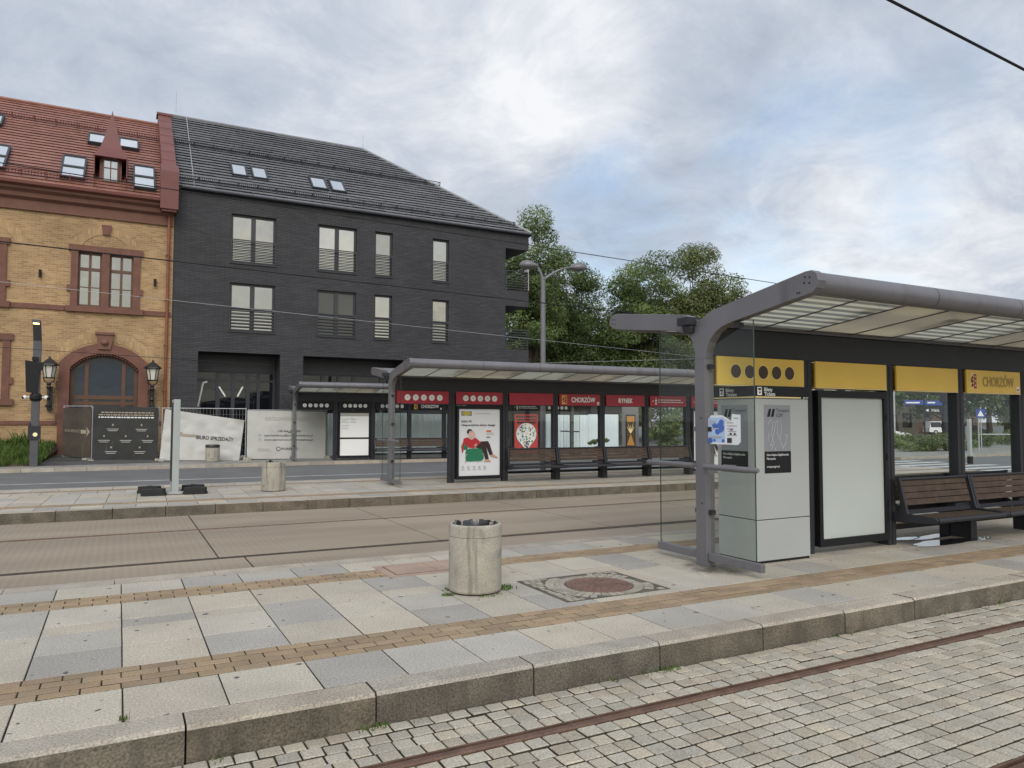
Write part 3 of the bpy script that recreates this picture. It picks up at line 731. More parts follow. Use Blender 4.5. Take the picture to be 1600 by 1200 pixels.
    for (a, b, c, d, e) in shops:          # recessed shop fronts
        mb = MB(); yb = Y + 1.3; mb.box(a, yb, 4.05, b, yb + .1, 4.83)
        door = (a + 1.0, a + 2.35) if a < 5 else (a + 1.25, a + 2.85)
        frame_box(mb, a, b, -.2, 4.05, yb, yb + .1, .09, 0, ((door[0], .18), (door[1], .18), ((door[0] + door[1]) / 2, .16), (b - .75, .14)), ((3.6, .12),))
        mb.box(a + .2, yb - .05, 4.02, b - .2, yb, 4.06)
        f = put(mb.build('shop_front', M_darkmetal, None, fix=False))
        mb = MB(); mb.poly([(a, yb + .06, -.2), (b, yb + .06, -.2), (b, yb + .06, 4.05), (a, yb + .06, 4.05)]); mb.build('shop_pane', M_paneshop, f, fix=False)
        if a < 5:   # strips of white tape on the glass
            mb = MB()
            for (x0, z0, x1, z1) in ((3.22, 2.35, 3.42, 3.45), (4.4, 2.85, 4.12, 3.3), (4.95, 2.85, 5.18, 3.32), (3.4, 3.46, 3.6, 3.52)):
                dx, dz = x1 - x0, z1 - z0; l = math.hypot(dx, dz); px, pz = -dz / l * .035, dx / l * .035
                mb.poly([(x0 - px, yb - .004, z0 - pz), (x0 + px, yb - .004, z0 + pz), (x1 + px, yb - .004, z1 + pz), (x1 - px, yb - .004, z1 - pz)])
            mb.build('tape', M_white, f, fix=False)
    mb = MB()
    for k in range(3): mb.tube([(6.75 + k * .1, Y - .25, 2.85 - k * .12), (7.6 + k * .0, Y - .25, 1.7 - k * .1)], .02, 5)
    put(mb.build('stair_rail', M_darkmetal, None, fix=False))
make_dark_building()

# ------------------------------------------------------------------ yellow brick house
def arc(cx, z0, hw, rise, n, a0=None):
    """points of a segmental arch from right springing to left springing"""
    R = (hw * hw + rise * rise) / (2 * rise); c = z0 + rise - R; t = math.asin(min(1, hw / R))
    return [(cx + R * sin(t - 2 * t * i / n), c + R * cos(t - 2 * t * i / n)) for i in range(n + 1)]

def make_brick_house():
    B = empty('brick_house', 'yellow brick house with red tiled roof, spired dormer and arched entrance', 'building', (-2, 36, 0))
    def put(o): o.parent = B; o.location = (2, -36, 0); return o
    Y = 36.0; xl, xr = -9.0, 1.95
    DX0, DX1, DS, DR = -1.88, .68, 3.9, .63          # door opening
    win = [(-1.72, -.8, 6.52, 8.86, .2), (-.55, .4, 6.52, 8.86, .2)]
    lw = [(-5.6, -4.45, 6.52, 8.86, .2), (-5.6, -4.4, 2.55, 4.8, .2)]
    mb = MB(); top = DS + DR
    facade(mb, xl, xr, -.2, 11.2, Y, win + lw + [(DX0, DX1, -.2, top, .35)], .2)
    A = arc((DX0 + DX1) / 2, DS, (DX1 - DX0) / 2, DR, 20); cx = (DX0 + DX1) / 2
    mb.poly([(x, Y + .001, z) for x, z in A if x >= cx - 1e-6] + [(cx, Y + .001, top), (DX1, Y + .001, top)]); mb.poly([(x, Y + .001, z) for x, z in A if x <= cx + 1e-6] + [(DX0, Y + .001, top), (cx, Y + .001, top)])
    mb.poly([(xr, Y, -.2), (xr, Y + 13, -.2), (xr, Y + 13, 11.2), (xr, Y, 11.2)]); mb.box(xl, Y + 12.8, -.2, xr - .01, Y + 13, 11.2); mb.poly([(xl, Y, -.2), (xl, Y + 13, -.2), (xl, Y + 13, 11.2), (xl, Y, 11.2)])
    put(mb.build('wall', M_brick, fix=False))
    mb = MB()   # relieving arch of standing bricks over the upper window
    ac = -.68
    for hw, hz, th in ((.93, 8.95, .40),):
        I = arc(ac, hz, hw + .05, .70, 24); O = arc(ac, hz - .05, hw + .5, 1.12, 24)
        for i in range(24):
            a, b, c, d = I[i], I[i + 1], O[i + 1], O[i]
            mb.poly([(a[0], Y - .02, a[1]), (b[0], Y - .02, b[1]), (c[0], Y - .02, c[1]), (d[0], Y - .02, d[1])])
            mb.poly([(a[0], Y - .02, a[1]), (b[0], Y - .02, b[1]), (b[0], Y + .02, b[1]), (a[0], Y + .02, a[1])])
    put(mb.build('relieving_arch', M_brick2, fix=False)); mb = MB()
    I = arc(-4.9, 8.95, .98, .70, 24); O = arc(-4.9, 8.9, 1.43, 1.12, 24)
    for i in range(24):
        a, b, c, d = I[i], I[i + 1], O[i + 1], O[i]; mb.poly([(a[0], Y - .02, a[1]), (b[0], Y - .02, b[1]), (c[0], Y - .02, c[1]), (d[0], Y - .02, d[1])])
    put(mb.build('relieving_arch', M_brick2, fix=False)); mb = MB()
    I = arc(cx, 4.2, 1.7, .86, 24); O = arc(cx, 4.2, 2.1, 1.3, 24)
    for i in range(24):
        a, b, c, d = I[i], I[i + 1], O[i + 1], O[i]; mb.poly([(a[0], Y - .012, a[1]), (b[0], Y - .012, b[1]), (c[0], Y - .012, c[1]), (d[0], Y - .012, d[1])])
    put(mb.build('relieving_arch', M_brick2, fix=False))
    # stonework
    mb = MB()
    def stone_frame(x0, x1, z0, z1, mids):
        w = .24
        mb.box(x0 - w, Y - .09, z0, x0 + .02, Y + .2, z1); mb.box(x1 - .02, Y - .09, z0, x1 + w, Y + .2, z1)
        for a, b in mids: mb.box(a, Y - .07, z0, b, Y + .2, z1)
        mb.box(x0 - w - .1, Y - .12, z1, x1 + w + .1, Y + .03, z1 + .26)
        mb.box(x0 - w - .16, Y - .16, z0 - .24, x1 + w + .16, Y + .03, z0)
        mb.box(x0 - w - .13, Y - .088, z0 + .62, x0 - w, Y + .02, z0 + .88); mb.box(x1 + w, Y - .088, z0 + .62, x1 + w + .13, Y + .02, z0 + .88)
    for args in ((-5.6, -4.45, 6.52, 8.86, ()), (-5.6, -4.22, 2.55, 4.95, ()), (-1.72, .4, 6.52, 8.86, ((-.82, -.53),))):
        mb = MB(); stone_frame(*args)
        if args[0] < -2: put(mb.build('window_surround', M_stone, fix=False))
    mb.prism([(-.82, 9.66), (-.54, 9.66), (-.49, 10.08), (-.87, 10.08)], 'y', Y - .1, Y + .02)
    put(mb.build('window_surround', M_stone, fix=False))
    for x0, x1, z0, z1, e in ((xl, -6.0, 6.3, 6.5, .07), (-4.03, -2.14, 6.3, 6.5, .07), (.82, xr - .03, 6.3, 6.5, .07), (xl, -2.27, 1.52, 1.68, .06), (1.07, xr - .03, 1.52, 1.68, .06)):
        mb = MB(); mb.box(x0, Y - e, z0, x1, Y + .02, z1); put(mb.build('string_course', M_stone, fix=False))
    mb = MB()   # entrance arch
    O = arc((-2.27 + 1.07) / 2, 4.12, 1.67, .84, 24); I = A
    n = 24; I = arc(cx, DS, (DX1 - DX0) / 2, DR, n)
    for i in range(n):
        a, b, c, d = I[i], I[i + 1], O[i + 1], O[i]
        for y0, P in ((Y - .12, (a, b, c, d)),): mb.poly([(p[0], y0, p[1]) for p in P])
        mb.poly([(a[0], Y - .12, a[1]), (b[0], Y - .12, b[1]), (b[0], Y + .34, b[1]), (a[0], Y + .34, a[1])]); mb.poly([(d[0], Y - .12, d[1]), (c[0], Y - .12, c[1]), (c[0], Y + .02, c[1]), (d[0], Y + .02, d[1])])
    for a, b, sp in ((-2.27, DX0, 0), (DX1, 1.07, 1)):
        zz = [(a, -.2), (b, -.2), (b, DS if sp == 0 else 4.12), (a, 4.12 if sp == 0 else DS)]
        mb.prism(zz, 'y', Y - .12, Y + .34)
        e = .09; mb.box(a - e if sp == 0 else b, Y - .1, 3.0, a if sp == 0 else b + e, Y + .02, 3.35); mb.box(a - e if sp == 0 else b, Y - .1, 1.6, a if sp == 0 else b + e, Y + .02, 1.95)
    for i in range(25):   # rope moulding round the opening
        t = i / 24; q = arc(cx, DS - .02, (DX1 - DX0) / 2 - .05, DR - .03, 24)[i]; mb.lathe([(0, -.05), (.045, -.02), (.045, .02), (0, .05)], 8, (q[0], Y - .03, q[1]))
    put(mb.build('entrance_arch', M_stone, fix=False))
    mb = MB()
    mb.prism([(-.86, 4.72), (-.4, 4.72), (-.32, 5.34), (-.94, 5.34)], 'y', Y - .2, Y); mb.box(-.99, Y - .25, 5.34, -.27, Y, 5.45); mb.lathe([(0, 0), (.13, .02), (.16, .1), (.12, .2), (0, .22)], 12, (-.63, Y - .19, 4.9))
    put(mb.build('keystone', M_bare_stone, fix=True))
    mb = MB()   # brown cornice in three steps
    mb.prism([(Y + .02, 10.35), (Y - .1, 10.35), (Y - .12, 10.75), (Y - .3, 10.85), (Y - .34, 11.02), (Y - .52, 11.12), (Y - .56, 11.3), (Y + .02, 11.3)], 'x', xl, xr - .04)
    put(mb.build('cornice', M_bare_stone))
    mb = MB(); mb.prism([(Y - .72, 11.28), (Y - .56, 11.22), (Y - .5, 11.3), (Y - .5, 11.46), (Y - .74, 11.4)], 'x', xl, 1.38)
    put(mb.build('gutter', M_redmetal))
    # roof
    mb = MB(); r = random.Random(9); k = .85; e = (Y - .58, 11.4)
    roof_courses(mb, 29, lambda t: xl, lambda t: 1.4, e, (42.0, 11.4 + k * (42.0 - e[0])), .045, 0, r)
    zr = 11.4 + k * (42 - e[0]); mb.poly([(xl, 42, zr), (1.4, 42, zr), (1.4, 49, 11.3), (xl, 49, 11.3)]); mb.tube([(xl, 42, zr + .05), (1.4, 42, zr + .05)], .1, 8)
    put(mb.build('roof', M_redtile, fix=False))
    def rz(y): return 11.4 + k * (y - e[0])
    nrm = (-k / math.hypot(1, k), 1 / math.hypot(1, k))
    put(snow_guard('snow_guard', -9, 1.3, 40.35, rz(40.35), nrm, M_redmetal, None, .22, .11)); put(snow_guard('snow_guard', -9, -1.2, 35.75, rz(35.75), nrm, M_redmetal, None, .22, .11)); put(snow_guard('snow_guard', .02, .3, 35.75, rz(35.75), nrm, M_redmetal, None, .22, .11))
    for a, b, y0, y1, two in ((-2.47, -1.55, 35.85, 37.58, True), (.27, 1.17, 35.8, 37.6, True), (-1.62, -.75, 39.0, 39.88, False), (-.35, .51, 39.0, 39.88, False), (-5.3, -4.38, 35.88, 37.65, True), (-5.72, -4.95, 39.3, 40.2, False)):
        put(skylight(a, b, y0, rz(y0), y1, rz(y1), None, M_darkmetal, two))
    mb = MB()   # raised party wall clad in red sheet
    pf = [(35.3, 10.85), (35.3, 12.5), (35.75, 12.85), (42.3, 17.72), (42.9, 17.72), (49.2, 12.6), (49.2, 11)]
    mb.prism([(y, z) for y, z in pf], 'x', 1.4, 2.0); mb.prism([(35.22, 10.95), (35.22, 12.62), (35.9, 13.12), (36.1, 10.95)], 'x', 1.34, 2.06)
    for i in range(1, 7):
        y = 35.75 + i * .95; z = 12.85 + (y - 35.75) * .743; mb.box(1.385, y, z - .05, 2.015, y + .03, z + .035)
    mb.box(1.33, 42.2, 17.69, 2.07, 43, 17.81)
    put(mb.build('party_wall', M_redmetal))
    # dormer with a steep spire
    mb = MB(); c = -.6; yf = 36.15
    mb.box(c - .42, yf, 11.7, c + .42, 38.2, 13.35)
    mb.box(c - .34, yf - .05, 11.98, c + .34, yf, 13.26); D = put(mb.build('dormer', M_redmetal, fix=False))
    mb = MB(); prof = [(.92, 13.02), (.78, 13.2), (.58, 13.52), (.40, 14.0), (.24, 14.55), (.1, 15.02), (.0, 15.4)]; yc = yf + .55
    for (a, z0), (b, z1) in zip(prof[:-1], prof[1:]):
        P = lambda h, z: [(c - h * .72, yc - h, z), (c + h * .72, yc - h, z), (c + h * .72, yc + h, z), (c - h * .72, yc + h, z)]
        V = P(a, z0) + P(b, z1); mb.add(V, [(i, (i + 1) % 4, 4 + (i + 1) % 4, 4 + i) for i in range(4)])
    mb.poly([(c - .66, yc - .92, 13.02), (c + .66, yc - .92, 13.02), (c + .66, yc + .92, 13.02), (c - .66, yc + .92, 13.02)])
    mb.box(c - .64, yc - .9, 12.2, c - .6, yc + .9, 13.02); mb.box(c + .6, yc - .9, 12.2, c + .64, yc + .9, 13.02)
    mb.build('spire', M_redmetal, D, fix=False)
    mb = MB(); frame_box(mb, c - .3, c + .3, 12.02, 13.2, yf - .1, yf - .051, .05, 0, ((c, .04),), ((12.62, .035),)); mb.build('dormer_window', M_woodframe, D, fix=False)
    mb = MB(); mb.poly([(c - .26, yf - .06, 12.06), (c + .26, yf - .06, 12.06), (c + .26, yf - .06, 13.16), (c - .26, yf - .06, 13.16)]); mb.build('dormer_pane', M_panewarm, D, fix=False)
    # windows
    for a, b, z0, z1, _ in win + lw:
        mb = MB(); m_ = (a + b) / 2; zt = z0 + (z1 - z0) * .69
        frame_box(mb, a, b, z0, z1, Y + .1, Y + .19, .1, 0, ((m_, .1),), ((zt, .13), (z0 + (z1 - z0) * .36, .03)))
        f = put(mb.build('window', M_woodframe, fix=False))
        mb = MB(); mb.poly([(a, Y + .15, z0), (b, Y + .15, z0), (b, Y + .15, z1), (a, Y + .15, z1)]); mb.build('pane', M_paneblue, f, fix=False)
    # arched wooden door screen
    mb = MB(); w = .12
    O2 = arc(cx, DS, (DX1 - DX0) / 2 - .02, DR - .02, 20); I2 = arc(cx, DS - .02, (DX1 - DX0) / 2 - .16, DR - .12, 20)
    for i in range(20):
        a, b, c2, d = I2[i], I2[i + 1], O2[i + 1], O2[i]; mb.poly([(p[0], Y + .2, p[1]) for p in (a, b, c2, d)]); mb.poly([(a[0], Y + .2, a[1]), (b[0], Y + .2, b[1]), (b[0], Y + .3, b[1]), (a[0], Y + .3, a[1])])
    mb.box(DX0, Y + .2, -.2, DX0 + .15, Y + .3, DS); mb.box(DX1 - .15, Y + .2, -.2, DX1, Y + .3, DS)
    for x in (-1.27, .12): mb.box(x - .07, Y + .19, 2.62, x + .07, Y + .3, 4.42); mb.box(x - .09, Y + .195, -.2, x + .09, Y + .3, 2.62)
    mb.box(DX0 + .15, Y + .18, 2.6, DX1 - .15, Y + .3, 2.76); mb.box(DX0 + .15, Y + .2, 2.36, DX1 - .15, Y + .3, 2.5); mb.box(DX0 + .15, Y + .21, 1.2, DX1 - .15, Y + .3, 1.35); mb.box(DX0 + .15, Y + .22, -.2, DX1 - .15, Y + .3, 1.0)
    f = put(mb.build('arched_door', M_woodframe, fix=False))
    mb = MB(); mb.poly([(x, Y + .27, z) for x, z in arc(cx, DS, (DX1 - DX0) / 2, DR, 20)] + [(DX0, Y + .27, -.2), (DX1, Y + .27, -.2)]); mb.build('door_pane', M_panedoor, f, fix=False)
    mb = MB(); mb.tube([(1.74, Y - .12, 10.9), (1.74, Y - .12, 10.3), (1.74, Y - .12, .1)], .065, 10)
    for z in (9, 7, 5, 3, 1.2): mb.box(1.65, Y - .2, z, 1.83, Y, z + .05)
    put(mb.build('downpipe', M_copper, fix=False))
    for x in (-3.04, 1.24):
        mb = MB(); mb.lathe([(.0, -.16), (.055, -.16), (.055, .16), (0, .16)], 12, (x, Y - .1, 7.76)); mb.box(x - .03, Y - .1, 7.72, x + .03, Y, 7.8); put(mb.build('spotlight', M_black, fix=False))
make_brick_house()

def wall_lantern(x, label):
    L = empty('wall_lantern', label, 'lantern', (x, 35.32, 2.2), 0, 'lanterns beside the arched entrance')
    mb = MB()
    mb.tube([(0, .55, .1), (0, .5, .1), (0, .12, .05), (0, 0, .18)], .035, 8); mb.lathe([(0, 0), (.1, .03), (.12, .1), (.06, .16), (.05, .3), (.08, .4), (.05, .48), (.055, .75), (.1, .85), (.06, .92), (.09, .98), (.05, 1.05)], 12)
    mb.box(-.09, .5, -.1, .09, .66, .9); mb.tube([(0, .5, .75), (0, .25, .95), (0, .02, .85)], .03, 6)
    mb.tube([(.0, 0, 1.0), (-.17, 0, 1.1), (-.2, 0, 1.24)], .025, 6); mb.tube([(0, 0, 1.0), (.17, 0, 1.1), (.2, 0, 1.24)], .025, 6)
    mb.build('bracket', M_iron, L, fix=False)
    mb = MB(); n = 6
    for k in range(n):
        a, b = 2 * pi * k / n, 2 * pi * (k + 1) / n
        mb.tube([(.17 * cos(a), .17 * sin(a), 1.22), (.26 * cos(a), .26 * sin(a), 1.74)], .016, 5)
        mb.tube([(.17 * cos(a), .17 * sin(a), 1.23), (.17 * cos(b), .17 * sin(b), 1.23)], .02, 5); mb.tube([(.26 * cos(a), .26 * sin(a), 1.73), (.26 * cos(b), .26 * sin(b), 1.73)], .02, 5)
    mb.lathe([(.36, 1.73), (.34, 1.78), (.12, 1.96), (.05, 2.02), (.03, 2.1), (0, 2.12)], 6); mb.lathe([(0, 1.73), (.36, 1.73)], 6)
    mb.build('lantern_frame', M_iron, L, fix=False)
    mb = MB(); mb.lathe([(.155, 1.24), (.245, 1.73)], 6); mb.build('lantern_glass', M_frost, L, fix=False)
wall_lantern(-2.56, 'black cast iron lantern left of the arched brick entrance, behind the grey camera column')
wall_lantern(1.22, 'black cast iron lantern between the arched entrance and the copper downpipe')

# ------------------------------------------------------------------ fences and banners
def site_fence(x0, x1, y0, y1, h, label, z0=0., gname='temporary site fence panels'):
    L = math.hypot(x1 - x0, y1 - y0); F = empty('site_fence', label, 'fence', (x0, y0, z0), math.atan2(y1 - y0, x1 - x0), gname)
    mb = MB(); b = .12
    mb.tube([(0, 0, b), (0, 0, h)], .021, 8); mb.tube([(L, 0, b), (L, 0, h)], .021, 8); mb.tube([(0, 0, h - .03), (L, 0, h - .03)], .018, 8); mb.tube([(0, 0, b + .05), (L, 0, b + .05)], .018, 8)
    mb.build('fence_frame', M_galv, F, fix=False)
    mb = MB(); n = int(L / .13)
    for i in range(1, n): mb.tube([(L * i / n, 0, b + .05), (L * i / n, 0, h - .03)], .004, 3, cap=False)
    for k in range(1, 8): mb.tube([(0, 0, b + .05 + (h - .2) * k / 8), (L, 0, b + .05 + (h - .2) * k / 8)], .004, 3, cap=False)
    mb.build('wire_mesh', M_galv, F, fix=False)
    for x in (0, L):
        mb = MB(); mb.prism([(-.36, 0), (.36, 0), (.33, .13), (-.33, .13)], 'x', x - .1, x + .1); mb.build('foot_block', M_concrete, F)
    return F
def banner(name, corners, mats, label, cat, detail, sag=.0, nx=24, nz=14, wr=.02, seed=1):
    """hanging sheet between four corners (bl, br, tr, tl) with creases; detail(put) prints on it in 0..1 coordinates"""
    bl, br, tr, tl = map(Vector, corners); r = random.Random(seed); ph = [r.uniform(0, 6) for _ in range(6)]
    def P(u, v):
        p = (bl * (1 - u) + br * u) * (1 - v) + (tl * (1 - u) + tr * u) * v
        w = wr * (sin(9 * u + 5 * v + ph[0]) + .7 * sin(17 * u - 9 * v + ph[1]) + .5 * sin(5 * u + 19 * v + ph[2])) * (.35 + 1.2 * abs(u - .45))
        p = p + Vector((0, -.05 - abs(w) * 1.2 + w * .4, 0)); p.z -= sag * 4 * u * (1 - u) * v; return p
    V = [P(i / nx, k / nz) for k in range(nz + 1) for i in range(nx + 1)]
    V += [p + Vector((0, .006, 0)) for p in V]; o = (nx + 1) * (nz + 1); F = []
    for k in range(nz):
        for i in range(nx):
            a = k * (nx + 1) + i; F += [(a, a + 1, a + nx + 2, a + nx + 1), (o + a, o + a + nx + 1, o + a + nx + 2, o + a + 1)]
    mb = MB(); mb.add(V, F, 0)
    def printer(mbx, mi):
        """map flat (u,v) geometry on to the sheet"""
        m2 = MB(); m2.f = mbx.f; m2.m = mbx.m; m2.t = mbx.t
        m2.v = [tuple(P(x, z) + Vector((0, -.016, 0))) for x, y, z in mbx.v]; return m2
    o_ = mb.build(name, mats[0], None, smooth=60, fix=False); tag(o_, label, cat, 'banners on the site fence')
    W, H = (br - bl).length, (tl - bl).length
    if detail:
        d = MB(); detail(d, W, H); p = printer(d, 0); p.build('lettering', mats[1:], o_, fix=False)
    return o_
def utext(d, s, u, v, cap, W, H, width=None, mi=0):
    """text on a sheet measured 0..1; cap in metres"""
    m = MB(); text(m, s, (0, 0, 0), (1, 0, 0), (0, 0, 1), cap, width, mi)
    d.add([(u + x / W, 0, v + z / H) for x, y, z in m.v], m.f, mi)
def ubar(d, u, v, w, h, mi=0): d.add([(u, 0, v), (u + w, 0, v), (u + w, 0, v + h), (u, 0, v + h)], [(0, 1, 2, 3)], mi)

def make_fences():
    site_fence(-2.0, -1.0, 35.25, 34.5, 2.25, 'galvanised fence panel under the narrow brown arrow banner', .06)
    site_fence(-.95, 1.45, 34.35, 34.2, 2.27, 'galvanised fence panel under the wide black banner')
    site_fence(1.58, 4.86, 34.0, 33.85, 2.25, 'galvanised fence panel under the sagging white banner')
    site_fence(4.98, 8.36, 33.95, 33.85, 2.2, 'galvanised fence panel under the taut white banner')
    def d0(d, W, H):
        utext(d, 'BIURO SPRZEDAŻY', .08, .5, .1, W, H, .55 * W)
        ubar(d, .64, .48, .2, .075); d.add([(.83, 0, .42), (.97, 0, .52), (.83, 0, .62), (.88, 0, .52)], [(0, 1, 2, 3)], 0)
    banner('arrow_banner', ((-2.02, 35.2, .3), (-1.0, 34.46, .14), (-1.0, 34.46, 2.24), (-2.02, 35.2, 2.2)), [M_brownbanner, M_tan], 'narrow dirty brown banner with a pale arrow beside the brick entrance', 'banner', d0, seed=3, wr=.008)
    def d1(d, W, H):
        r = random.Random(12)
        for k in range(3):
            u = .08 if k else .12
            while u < .92:
                w = r.uniform(.02, .07); ubar(d, u, .88 - k * .045, min(w, .93 - u), .022, 0 if k == 2 else 1); u += w + .012
        for (u, v) in ((.3, .66), (.74, .66), (.17, .45), (.5, .45), (.84, .45), (.28, .24), (.72, .24)):
            d.add([(u + .014 * cos(a), 0, v + .02 * sin(a)) for a in [2 * pi * k / 8 for k in range(8)]], [tuple(range(8))], 1)
            ubar(d, u - .09, v - .085, .18, .012, 2); ubar(d, u - .07, v - .115, .14, .012, 2)
    banner('info_banner', ((-.93, 34.3, .1), (1.43, 34.15, .06), (1.43, 34.15, 2.25), (-.93, 34.3, 2.27)), [M_blackbanner, M_white, M_tan, M_faint], 'wide black banner with rows of small white print left of the white banners', 'banner', d1, seed=4, wr=.008)
    def d2(d, W, H):
        utext(d, 'BIURO SPRZEDAŻY', .42, .46, .17, W, H, .47 * W, 0)
        for dx in (.0012, -.0012): utext(d, 'BIURO SPRZEDAŻY', .42 + dx, .46 + dx, .17, W, H, .47 * W, 0)
        ubar(d, .24, .5, .17, .05, 1); d.add([(.1, 0, .55), (.2, 0, .66), (.2, 0, .58), (.24, 0, .58), (.24, 0, .5), (.2, 0, .5), (.2, 0, .42)], [tuple(range(7))], 1)
    banner('sagging_banner', ((1.5, 33.95, .06), (4.6, 33.8, .0), (4.78, 33.8, 1.72), (1.68, 33.95, 2.18)), [M_banner, M_print, M_tan], 'crumpled white banner hanging loose at one top corner, reading BIURO SPRZEDAŻY', 'banner', d2, seed=5, wr=.024, nx=60, nz=36)
    def d3(d, W, H):
        utext(d, '+48 666 300 000', .37, .56, .085, W, H, .3 * W, 0)
        utext(d, 'apartamenty@krolewskahuta.pl', .21, .47, .085, W, H, .62 * W, 0); utext(d, 'www.apartamenty-krolewskahuta.pl', .21, .38, .085, W, H, .62 * W, 0)
        utext(d, 'POREBSKI', .43, .185, .1, W, H, .21 * W, 0)
        for k in range(20):
            a, b = 2 * pi * k / 20, 2 * pi * (k + 1) / 20
            d.add([(.39 + R * cos(t) / W, 0, .208 + R * sin(t) / H) for R, t in ((.075, a), (.095, a), (.095, b), (.075, b))], [(0, 1, 2, 3)], 0)
        utext(d, 'KRÓLEWSKA HUTA', .22, .8, .15, W, H, .56 * W, 1); ubar(d, .13, .2, .14, .012, 1); ubar(d, .13, .165, .16, .012, 1)
        for v in (.49, .4): ubar(d, .14, v - .01, .03, .035, 1)
    banner('contact_banner', ((4.92, 33.9, .04), (8.3, 33.8, .0), (8.3, 33.8, 2.12), (4.92, 33.9, 2.15)), [M_banner, M_print, M_faint], 'taut white banner with web addresses behind the end of the black-sign shelter', 'banner', d3, seed=6, wr=.014)
    # corrugated sheet panels further along
    names = ['right behind the taut white banner post', 'beside the taut white banner', 'behind the timetable case of the black-sign shelter', 'behind the first bench of the black-sign shelter', 'behind the middle benches of the black-sign shelter', 'seen through the plain red pane of the red shelter', 'seen through the CHORZÓW pane of the red shelter', 'ending beside the orange screen column']
    x = 8.6
    for i in range(8):
        L = 2.07; y = 34.6; h = 2.05 + (.04 if i % 2 else 0)
        mb = MB(); n = 60; prof = []
        for k in range(n + 1):
            ph = (k % 6); prof.append((L * k / n, -.035 if ph in (1, 2) else 0 if ph in (0, 3, 4, 5) else 0))
        V = [(a, b, z) for z in (.08, h) for a, b in prof] + [(a, b + .004, z) for z in (.08, h) for a, b in prof]; F = []
        for q in (0, 2 * (n + 1)):
            F += [(q + k, q + k + 1, q + n + 2 + k, q + n + 1 + k) for k in range(n)]
        mb.add(V, F)
        o = empty('sheet_fence', 'white corrugated sheet metal fence panel ' + names[i], 'fence', (x, y, 0), 0, 'corrugated sheet fence panels')
        mb.build('corrugated_sheet', M_sheet, o, fix=False)
        mb = MB(); mb.box(-.03, .02, 0, .03, .08, h - .05); mb.box(0, .03, .5, L, .07, .56); mb.box(0, .03, 1.6, L, .07, 1.66); mb.build('fence_rail', M_galv, o, fix=False)
        x += L + .01
make_fences()

# ------------------------------------------------------------------ tram shelters
def crest(mb, u, z, v, w, h, mi_y, mi_r, mi_k):
    mb.box(u, v - .004, z, u + w, v, z + h, mi_y)
    mb.poly([(u + w * .5, v - .006, z + h * .06), (u + w * .93, v - .006, z + h * .06), (u + w * .93, v - .006, z + h * .94), (u + w * .5, v - .006, z + h * .94)], mi_r)
    for a, b, r in ((.3, .72, .09), (.26, .5, .13), (.32, .28, .1), (.16, .62, .06), (.2, .2, .06)):   # half eagle
        mb.disc((u + w * a, v - .007, z + h * b), w * r * 1.3, (1, 0, 0), (0, 0, 1), 8, mi_k)
    for b in (.25, .52, .78): mb.box(u + w * .6, v - .008, z + h * b - .008, u + w * .84, v - .0062, z + h * b + .008, mi_y)

def sign_detail(d, kind, u0, u1, v, dark):
    """materials: 0 white/dark lettering, 1 ring shade, 2 yellow, 3 red, 4 black, 5 white"""
    W = u1 - u0; zc = 2.37
    U, Z = (1, 0, 0), (0, 0, 1)
    if kind == 'circles':
        for f in (.2, .355, .51, .665, .82):
            c = (u0 + W * f, v, zc - .005)
            if dark: d.disc((c[0], v - .002, c[2]), .095, U, Z, 28, 2); d.disc((c[0], v - .004, c[2]), .084, U, Z, 28, 1)
            else:
                d.disc((c[0], v - .003, c[2]), .082, U, Z, 24, 0); d.disc((c[0], v - .005, c[2]), .056, U, Z, 20, 1); d.disc((c[0], v - .007, c[2]), .05, U, Z, 20, 0); d.box(c[0] - .02, v - .009, c[2] - .02, c[0] + .02, v - .0075, c[2] + .02, 1)
    elif kind == 'city':
        crest(d, u0 + W * .06, 2.24, v, .17, .26, 2, 3, 4)
        text(d, 'CHORZÓW', (u0 + W * .29, v - .003, 2.30), U, Z, .145, W * .58, 0, .006)
        d.box(u0 + W * .92, v - .004, 2.22, u0 + W * .97, v, 2.31, 5); d.box(u0 + W * .93, v - .006, 2.24, u0 + W * .96, v - .0042, 2.27, 3)
    elif kind == 'square':
        text(d, 'RYNEK', (u0 + W * .32, v - .003, 2.30), U, Z, .14, W * .36, 0, .006)
    elif kind == 'walker':
        x = u0 + W * .1; d.poly([(x - .06, v - .003, 2.37), (x - .02, v - .003, 2.40), (x - .02, v - .003, 2.34)], 0)
        d.disc((x + .09, v - .003, 2.45), .022, U, Z, 10, 0)
        for (a, b, c2, e) in ((.085, 2.42, .085, 2.34), (.085, 2.34, .05, 2.26), (.085, 2.34, .12, 2.26), (.085, 2.41, .045, 2.37), (.085, 2.41, .125, 2.37)):
            dx, dz = c2 - a, e - b; l = math.hypot(dx, dz); px, pz = -dz / l * .012, dx / l * .012
            d.poly([(x + a - px, v - .003, b - pz), (x + a + px, v - .003, b + pz), (x + c2 + px, v - .003, e + pz), (x + c2 - px, v - .003, e - pz)], 0)
        r = random.Random(3)
        for z, L in ((2.40, .55), (2.33, .68)):
            a = u0 + W * .22
            while a < u0 + W * (.22 + L):
                w = r.uniform(.05, .16); d.box(a, v - .003, z, a + w, v, z + .024, 0); a += w + .02

